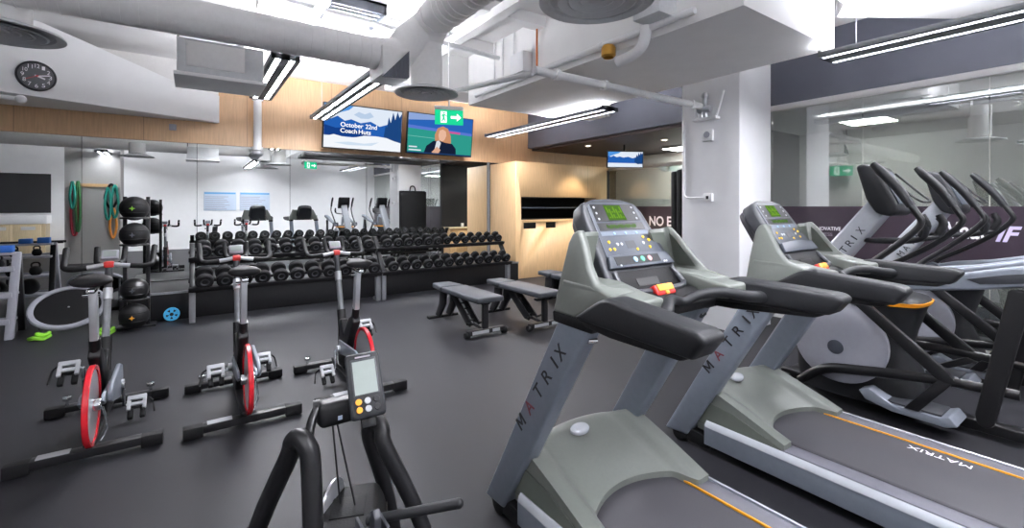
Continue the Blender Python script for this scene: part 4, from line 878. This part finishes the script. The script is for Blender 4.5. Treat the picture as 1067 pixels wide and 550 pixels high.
# ------------------------------------------------------------------ foreground cable machine with monitor
e = empty('cable_trainer', (.45, 1.78, 0), 'black tubular cable machine with grey monitor in the foreground', 'exercise machine')
T = Matrix.Translation((-.45, -1.78, 0))
TL, TR = V(.314, 1.76, .673), V(.585, 1.74, .668)
def leg_arch(top, fa, fb, r, nm):
    a, b = V(*fa), V(*fb); top = V(*top)
    h = (a - b).normalized() * .06
    pts = [a, a.lerp(top + h, .5), (top + h) + V(0, 0, -.075), top + h * .62 + V(0, 0, -.018), top, top - h * .62 + V(0, 0, -.018), (top - h) + V(0, 0, -.075), b.lerp(top - h, .5), b]
    o = MB(T).tube(pts, r, n=16, smooth=5).build(nm, M['black'], e)
    for p in (a, b): MB(T).cyl(p, p + V(0, 0, .03), r * 1.25, n=16, bev=.004).build('rubber_foot', M['blackr'], o)
leg_arch(TL, (.13, 2.03, 0), (.335, 1.60, 0), .034, 'leg_frame')
leg_arch(TR, (.745, 1.94, 0), (.81, 1.60, 0), .030, 'leg_frame')
MB(T).tube([(.335, 1.74, .655), (.36, 1.80, .70), (.385, 1.83, .735)], .017, n=12, smooth=3).build('link_tube', M['blackg'], e)
hd = MB(T).tube([(.375, 1.85, .725), (.40, 1.845, .725)], .035, n=16, smooth=1).box((.385, 1.79, .665), (.60, 1.875, .755), bev=.022, seg=3).build('pulley_head', M['black'], e)
MB(T).box((.452, 1.788, .69), (.468, 1.7905, .705)).build('label', M['paper'], hd)
nrm = V(-.16, -.80, .52).normalized(); mx = V(.95, -.17, .06); mx = (mx - nrm * mx.dot(nrm)).normalized(); my = nrm.cross(mx)
R = T @ basis((.530, 1.706, .838), mx, my) @ Matrix.Scale(.93, 4)
mo = MB(R).box((-.068, -.127, -.035), (.068, .127, 0), bev=.014, seg=3).build('monitor', M['char2'], e)
MB(R).box((-.060, -.119, 0), (.060, .119, .004), bev=.002).build('bezel', M['charcoal'], mo)
MB(R).box((-.050, -.045, .004), (.050, .100, .006), bev=.001).build('bezel_window', M['char2'], mo)
MB(R).box((-.044, -.040, .006), (.044, .090, .0072)).build('screen', M['lcdg'], mo)
for k, m in enumerate(('yellowb', 'whiteb', 'charcoal', 'yellowb', 'whiteb', 'charcoal')):
    x, y = -.034 + (k % 3) * .034, -.066 - (k // 3) * .030
    b = MB(R).cyl((x, y, .004), (x, y, .009), .0125, .011, n=18).build('button', M['amber2'] if m == 'yellowb' else M[m], mo)
MB(R).box((-.03, .104, .004), (.03, .110, .0055)).build('name_strip', M['greyletter'], mo)
MB(R).box((-.03, -.16, -.06), (.03, -.06, -.03), bev=.01).build('monitor_bracket', M['black'], mo)
# fan housing with ribs and disc
H0 = V(.47, 1.72, 0)
RH = T @ basis(H0, (.93, -.36, 0), (.36, .93, 0))
fh = MB(RH); fh.prism([(-.13, .0), (.13, .0), (.13, .32), (.10, .385), (-.10, .385), (-.13, .32)], 'y', -.16, .16, bev=.02, seg=3)
for k in range(9): fh.box((-.138, -.15, .03 + k * .032), (.138, .15, .042 + k * .032), bev=.003)
fh = fh.build('fan_housing', M['blackr'], e)
MB(RH).box((-.06, -.05, .384), (.06, .07, .389), bev=.002).build('housing_slot', M['blackr'], fh)
MB(T @ Matrix.Translation((.437, 1.80, .375)) @ Matrix.Rotation(.855, 4, 'Z')).cyl((0, -.002, 0), (0, .002, 0), .083, n=48).lathe([(.081, -.004), (.086, -.004), (.086, .004), (.081, .004)], (0, 0, 0), axis=(0, 1, 0), n=48).build('disc', M['steel'], fh)
for k, (a, b) in enumerate((((.437, 1.81, .67), (.452, 1.76, .39)), ((.452, 1.80, .67), (.495, 1.72, .39)))): MB(T).cyl(a, b, .0035, n=6).build('cord', M['black'], e)
# grab handle resting at the front
hp0, hp1 = V(.445, 1.452, .465), V(.575, 1.27, .50)
hp0, hp1 = V(.60, 1.45, .47), V(.72, 1.33, .52)
MB(T).tube([hp0 - (hp1 - hp0) * .9, hp0, hp1], .016, n=12, smooth=1).ball(hp1, .016).build('handle_bar', M['charcoal'], e)
MB(T).prism([(1.44, .40), (1.50, .40), (1.49, .50), (1.46, .52), (1.44, .50)], 'x', .475, .50, bev=.006).box((.445, 1.44, .37), (.458, 1.55, .46), bev=.005).box((.515, 1.44, .37), (.528, 1.55, .46), bev=.005).box((.445, 1.47, .355), (.528, 1.58, .39), bev=.006).build('handle_bracket', M['char2'], e)
# ------------------------------------------------------------------ benches
def make_bench(loc, label):
    e = empty('weight_bench', loc, label, 'weight bench', 'weight benches')
    MB().box((-.18, -.55, .40), (.18, .36, .465), bev=.02, seg=3).build('back_pad', M['pad'], e)
    MB().prism([(-.17, .40), (.17, .40), (.13, .74), (-.13, .74)], 'z', .40, .465, bev=.02, seg=3).build('seat_pad', M['pad'], e)
    MB().box((-.05, -.45, .36), (.05, .62, .40), bev=.006).build('pad_rail', M['black'], e)
    MB().box((-.03, -.50, .03), (.03, .66, .075), bev=.006).build('base_beam', M['black'], e) if False else None
    MB().box((-.035, -.44, .07), (.035, -.39, .38), bev=.006).build('front_post', M['black'], e)
    ld = MB()
    for s in (-1, 1): ld.prism([(.34, .37), (.20, .38), (-.04, .22), (-.20, .10), (-.17, .05), (-.08, .06), (.06, .16)], 'x', s * .055 - .010, s * .055 + .010, bev=.003)
    for k in range(5): ld.cyl((-.05, .22 - k * .075, .335 - k * .056), (.05, .22 - k * .075, .335 - k * .056), .009, n=8)
    ld.build('ladder_support', M['black'], e)
    st = MB().box((-.25, -.47, .035), (.25, -.40, .085), bev=.006).build('front_stabilizer', M['black'], e)
    tag(MB().box((-.20, -.474, .042), (.02, -.4705, .078)).box((.07, -.474, .042), (.17, -.4705, .078)).build('label_plate', M['steel'], st), 'bright label plates')
    for s in (-1, 1):
        MB().cyl((s * .22, -.435, .035), (s * .28, -.435, .035), .035, n=16, bev=.005).build('wheel', M['blackr'], e)
        MB().prism([(.58, .37), (.42, .37), (.44, .22), (.60, .02), (.72, .02), (.60, .20)], 'x', s * .08 - .018, s * .08 + .018, bev=.004).build('rear_leg', M['black'], e)
    MB().box((-.22, .64, 0), (.22, .72, .035), bev=.008).build('rear_foot', M['blackr'], e)
    MB().tube([(0, -.16, .08), (0, -.42, .055)], .022, n=8, smooth=1).build('lower_tube', M['black'], e)
    MB().tube([(-.12, -.20, .10), (-.02, -.17, .08), (.12, -.20, .10)], .014, n=8, smooth=3).build('pull_handle', M['blackr'], e)
    return e
bn = make_bench((2.79, 4.93, 0), 'left grey padded weight bench, fully in view in front of the right dumbbell rack')
copy_tree(bn, (3.56, 4.78, 0), 'middle grey padded weight bench, right of the first bench and partly behind the nearest treadmill')
copy_tree(bn, (4.68, 5.02, 0), 'farthest grey weight bench, only its end showing beside the maple cabinet')

# ------------------------------------------------------------------ dumbbell racks and dumbbells
def make_rack(loc, label):
    e = empty('dumbbell_rack', loc, label, 'dumbbell rack', 'dumbbell racks')   # local x 0..2.42, y 0 front .. .6
    for x in (.0, 2.42):
        lg = MB().box((x - .035, .0, 0), (x + .035, .08, .44), bev=.006).build('leg', M['grid'], e)
        MB().prism([(.06, .38), (.0, .42), (.42, 1.0), (.50, 1.0)], 'x', x - .03, x + .03, bev=.006).build('upright', M['black'], e)
        MB().box((x - .03, .06, 0), (x + .03, .19, .05), bev=.006).build('foot', M['grid'], e)
    for k, (y, z) in enumerate(((-.04, .42), (.22, .78))):
        s = MB(Matrix.Translation((0, y, z)) @ Matrix.Rotation(.42, 4, 'X'))
        s.box((-.04, 0, 0), (2.45, .045, .035), bev=.004).box((-.04, .19, 0), (2.45, .235, .035), bev=.004)
        s.box((-.04, -.02, -.01), (2.45, -.005, .05), bev=.003).build('shelf', M['black'], e)
        for x in (0.05, 2.37): MB(Matrix.Translation((0, y, z)) @ Matrix.Rotation(.42, 4, 'X')).box((x - .02, 0, -.03), (x + .02, .26, 0), bev=.003).build('shelf_bracket', M['black'], e)
    return e
RY = 7.12
make_rack((0.0, RY, 0), 'left dumbbell rack, behind the middle spin bike')
bpy.context.view_layer.update()
make_rack((2.51, RY, 0), 'right dumbbell rack, behind the left weight bench')
DB = {}
def dumbbell(loc, s, label, grp, ry):
    if 'h' not in DB:
        DB['g'] = MB().cyl((0, -.075, 0), (0, .075, 0), .017, n=10).data('handle', M['chrome'])
        for q in (-1, 1):
            DB[q] = MB().lathe([(0, .0), (.085, 0), (.10, .012), (.10, .062), (.088, .075), (.045, .076), (.042, .07), (0, .07)], (0, q * .06, 0), axis=(0, q, 0), n=20).data('head', M['blackr'])
            DB[(q, 'c')] = MB().lathe([(.030, .0685), (.040, .0765), (.050, .0775), (.052, .074)], (0, q * .06, 0), axis=(0, q, 0), n=20).data('end_ring', M['char2'])
        DB['h'] = 1
    e = empty('dumbbell', loc, label, 'dumbbell', grp); e.rotation_euler = (.42, 0, ry); e.scale = (s, s, s)
    o = bpy.data.objects.new('handle', DB['g']); COL.objects.link(o); o.parent = e; o['label'] = 'chrome handle'
    for q in (-1, 1):
        o = bpy.data.objects.new('head', DB[q]); COL.objects.link(o); o.parent = e
        c = bpy.data.objects.new('end_ring', DB[(q, 'c')]); COL.objects.link(c); c.parent = o
ORD = ['first', 'second', 'third', 'fourth', 'fifth', 'sixth', 'seventh', 'eighth', 'ninth', 'tenth', 'eleventh', 'twelfth', 'thirteenth', 'fourteenth', 'fifteenth']
for rk, x0 in (('left', 0.0), ('right', 2.51)):
    for tier, y, z, n in (('lower', -.04, .42, 11 if rk == 'left' else 12), ('upper', .22, .78, 12 if rk == 'left' else 13)):
        for i in range(n):
            s = {('left', 'lower'): 1.0, ('left', 'upper'): .86, ('right', 'lower'): .88, ('right', 'upper'): .78}[(rk, tier)] * (1 - .008 * i)
            x = x0 + .13 + i * (2.20 / (n - 1))
            up = .04 + .085 * s
            loc = (x, RY + y + .118 * math.cos(.42) - math.sin(.42) * up, z + .118 * math.sin(.42) + math.cos(.42) * up)
            dumbbell(loc, s, 'black round dumbbell, %s from the left on the %s shelf of the %s rack' % (ORD[i], tier, rk), 'dumbbells on the %s rack' % rk, random.uniform(-.05, .05))

# ------------------------------------------------------------------ ball tree
e = empty('ball_rack', (-.57, 7.24, 0), 'black upright ball rack with two poles by the mirror ledge', 'rack')
for x in (-.10, .12): MB().box((x - .02, -.0, .0), (x + .02, .04, 1.62), bev=.006).build('pole', M['black'], e)
MB().box((-.18, -.02, 0), (.20, .16, .035), bev=.01).build('base', M['black'], e)
for z in (.385, 1.04, 1.36):
    MB().tube([(.13 * math.cos(a), -.13 + .13 * math.sin(a), z) for a in [2 * PI * i / 14 for i in range(14)]], .012, n=8, smooth=2, closed=True).build('ring_holder', M['black'], e)
for k, (z, l, r) in enumerate([(1.475, 'black exercise ball with green mark, topmost on the ball rack', .145), (1.16, 'black exercise ball, second from top on the ball rack', .145), (.50, 'black exercise ball, just above the ledge on the ball rack', .14), (.185, 'black ball with pale mark, lowest on the ball rack', .148)]):
    o = empty('exercise_ball', (-.57, 7.10 if k < 3 else 7.08, z), l, 'ball', 'balls on the rack')
    b = MB(); b.ball((0, 0, 0), r, n=32)
    for q in (-.05, .05): b.lathe([(math.sqrt(r*r - q*q) , -.006), (math.sqrt(r*r - q*q) + .0035, 0), (math.sqrt(r*r - q*q), .006)], (0, 0, q), n=32)
    b.build('shell', M['blackg'] if k == 2 else M['blackr'], o)
    MB(basis((-.01, -r - .0005, 0), (1, 0, 0), (0, 0, 1))).prism([(-.03, 0), (-.008, .008), (0, .03), (.008, .008), (.03, 0), (.008, -.008), (0, -.03), (-.008, -.008)], 'z', -.004, .0025).build('mark', M['green'] if k in (0,) else (M['amber'] if k == 3 else M['slate']), o)

# ------------------------------------------------------------------ rebounder, bands, blue ab wheel
e = empty('rebounder', (-1.225, 7.60, 0), 'round rebounder with grey rim and black mat, propped up at an angle', 'trampoline')
T = Matrix.Translation((0, 0, .28)) @ Matrix.Rotation(math.radians(36), 4, 'X') @ Matrix.Scale(.80, 4)
MB(T).lathe([(.37, .0), (.375, .022), (.40, .034), (.43, .03), (.445, .01), (.44, -.02), (.40, -.03), (.37, -.02)], (0, 0, 0), n=64).build('rim', M['lightgrey'], e)
MB(T).lathe([(0, .004), (.36, .006), (.374, .004), (.374, -.002), (0, -.004)], (0, 0, 0), n=56).build('mat', M['blackr'], e)
MB(T).lathe([(0, .009), (.012, .009), (.014, .004)], (0, 0, 0), n=16).build('centre_stud', M['alum'], e)
for k in range(6):
    a = PI / 6 + k * PI / 3; p = T @ V(.40 * math.cos(a), .40 * math.sin(a), -.02)
    n = (T.to_3x3() @ V(0, 0, -1)); L = min(.22, max(.03, (p.z) / -n.z * .98)) if n.z < 0 else .1
    if p.y < -.1: L = min(L, .03)
    if p.y > .1: n = V(0, 0, -1); L = p.z
    MB().cyl(p, p + n * L, .014, n=10).build('leg', M['grid'], e)
def coil(c, r, m, label, t=.016, tilt=.0):
    pts = [(c[0] + (r + .02 * math.sin(3 * a)) * math.cos(a), c[1] + (r * .8) * math.sin(a), t + .012 * (1 + math.sin(2 * a))) for a in [2 * PI * i / 16 for i in range(16)]]
    p2 = [(c[0] + .03 + r * .7 * math.cos(a), c[1] + (r * .6) * math.sin(a), t * 2.6 + .012 * (1 + math.cos(2 * a))) for a in [2 * PI * i / 14 for i in range(14)]]
    tag(MB().tube(pts, t, n=8, smooth=3, closed=True).tube(p2, t, n=8, smooth=3, closed=True).build('resistance_band', M[m]), label, 'exercise band')
coil((-.84, 7.05), .075, 'green', 'coiled lime green band on the floor left of the ball rack', .02)
coil((-1.40, 7.20), .07, 'green', 'coiled lime green band on the floor in front of the rebounder', .02)
e = empty('ab_wheel', (-.22, 7.44, 0), 'bright blue wheel leaning on the ledge between ball rack and dumbbell rack', 'wheel')
T = Matrix.Translation((0, 0, .088)) @ Matrix.Rotation(-.15, 4, 'X')
MB(T).lathe([(.062, -.022), (.084, -.022), (.088, -.012), (.088, .012), (.084, .022), (.062, .022)], (0, 0, 0), axis=(0, -1, 0), n=40).build('tyre', M['cyan'], e)
mb = MB(T)
for k in range(5):
    a = k * 2 * PI / 5 + .3; mb.prism([(.012 * math.cos(a + 1.57), .012 * math.sin(a + 1.57)), (.064 * math.cos(a + .34), .064 * math.sin(a + .34)), (.064 * math.cos(a - .34), .064 * math.sin(a - .34)), (.012 * math.cos(a - 1.57), .012 * math.sin(a - 1.57))], 'y', -.022, -.013)
mb.build('spokes', M['cyan'], e); MB(T).cyl((0, -.03, 0), (0, .025, 0), .022, n=18).cyl((0, -.012, 0), (0, .012, 0), .063, n=32).build('hub', M['black'], e)

# ------------------------------------------------------------------ grey storage rack at the left edge
RX, RYY = -2.11, 7.62
e = empty('storage_rack', (RX, RYY, 0), 'grey slanted storage rack with shelves at the left edge', 'rack')
for x in (-.42, .42):
    MB().prism([(-.20, 0), (-.12, 0), (.17, .96), (.10, .96)], 'x', x - .035, x + .035, bev=.008).build('front_leg', M['lightgrey'], e)
    MB().prism([(.36, 0), (.29, 0), (.14, .93), (.20, .93)], 'x', x - .03, x + .03, bev=.008).build('rear_leg', M['black'], e)
SH = ((-.12, .17), (-.03, .46), (.06, .75))
for y, z in SH: MB().box((-.42, y - .03, z), (.42, y + .27, z + .03), bev=.005).box((-.42, y - .045, z - .005), (.42, y - .028, z + .055), bev=.004).build('shelf', M['lightgrey'], e)
MB().box((-.42, .09, .93), (.42, .24, .96), bev=.005).build('top_shelf', M['lightgrey'], e)
for k, (x, l) in enumerate([(RX + .13, 'blue foam block on the storage rack top, farther left'), (RX + .32, 'blue foam block on the storage rack top, beside the upright')]):
    tag(MB().box((x - .065, RYY + .10, .96), (x + .065, RYY + .22, 1.03 + .012 * k), bev=.008).build('foam_block', M['blue']), l, 'block', 'blue foam blocks')
def kettle(x, y, z, r, label):
    e = empty('kettlebell', (x, y, z), label, 'kettlebell', 'kettlebells on the storage rack')
    MB().lathe([(0, 0), (r * .62, 0), (r * .9, r * .35), (r, r * .85), (r * .85, r * 1.45), (r * .45, r * 1.8), (0, r * 1.85)], (0, 0, 0), n=22).build('bell', M['blackr'], e)
    MB().tube([(-r * .55, 0, r * 1.55), (-r * .62, 0, r * 2.1), (-r * .35, 0, r * 2.5), (r * .35, 0, r * 2.5), (r * .62, 0, r * 2.1), (r * .55, 0, r * 1.55)], r * .17, n=8, smooth=3).build('handle', M['black'], e)
for k, x in enumerate((-.22, .02, .25)):
    kettle(RX + x, RYY + .19, .78, .055, 'small black kettlebell, %s from the left on the top shelf of the storage rack' % ORD[k])
for k, x in enumerate((-.26, -.02, .22)):
    kettle(RX + x, RYY + .10, .49, .072, 'medium black kettlebell, %s from the left on the middle shelf of the storage rack' % ORD[k])
for k, x in enumerate((-.2, .14)):
    o = tag(MB().ball((RX + x, RYY + .02, .20 + .115), .115, n=28).lathe([(.116, -.008), (.119, 0), (.116, .008)], (RX + x, RYY + .02, .315), n=32).build('medicine_ball', M['blackr']), 'black medicine ball, %s on the bottom shelf of the storage rack' % ('left' if k == 0 else 'right'), 'ball', 'medicine balls on the storage rack')
# black dip bar frame left of the view, seen in the mirror
e = empty('dip_bar', (-2.35, 5.6, 0), 'low black bar frame seen in the left mirror above the rebounder', 'exercise bar')
for y in (-.12, .12): MB().tube([(-.42, y, .85), (.42, y, .85)], .022, n=10, smooth=1).build('bar', M['black'], e)
for x in (-.28, .28):
    MB().tube([(x, -.12, .85), (x, -.12, .52), (x, -.16, .02)], .018, n=8, smooth=1).tube([(x, .12, .85), (x, .12, .52), (x, .16, .02)], .018, n=8, smooth=1).tube([(x, -.13, .5), (x, .13, .5)], .016, n=8, smooth=1).build('leg_frame', M['black'], e)
    MB().box((x - .03, -.24, 0), (x + .03, .24, .03), bev=.006).build('foot', M['blackr'], e)

# ------------------------------------------------------------------ render settings
SC.world = bpy.data.worlds.new('world'); SC.world.use_nodes = True
SC.world.node_tree.nodes['Background'].inputs[0].default_value = (.8, .85, .9, 1); SC.world.node_tree.nodes['Background'].inputs[1].default_value = .05
SC.view_settings.view_transform = 'Standard'; SC.view_settings.look = 'None'; SC.view_settings.gamma = 1; SC.view_settings.exposure = 0.62
SC.view_settings.use_curve_mapping = False
SC.render.engine = 'CYCLES'
SC.cycles.use_denoising = True; SC.cycles.max_bounces = 10; SC.cycles.diffuse_bounces = 6; SC.cycles.glossy_bounces = 6; SC.cycles.transparent_max_bounces = 12; SC.cycles.sample_clamp_indirect = 8
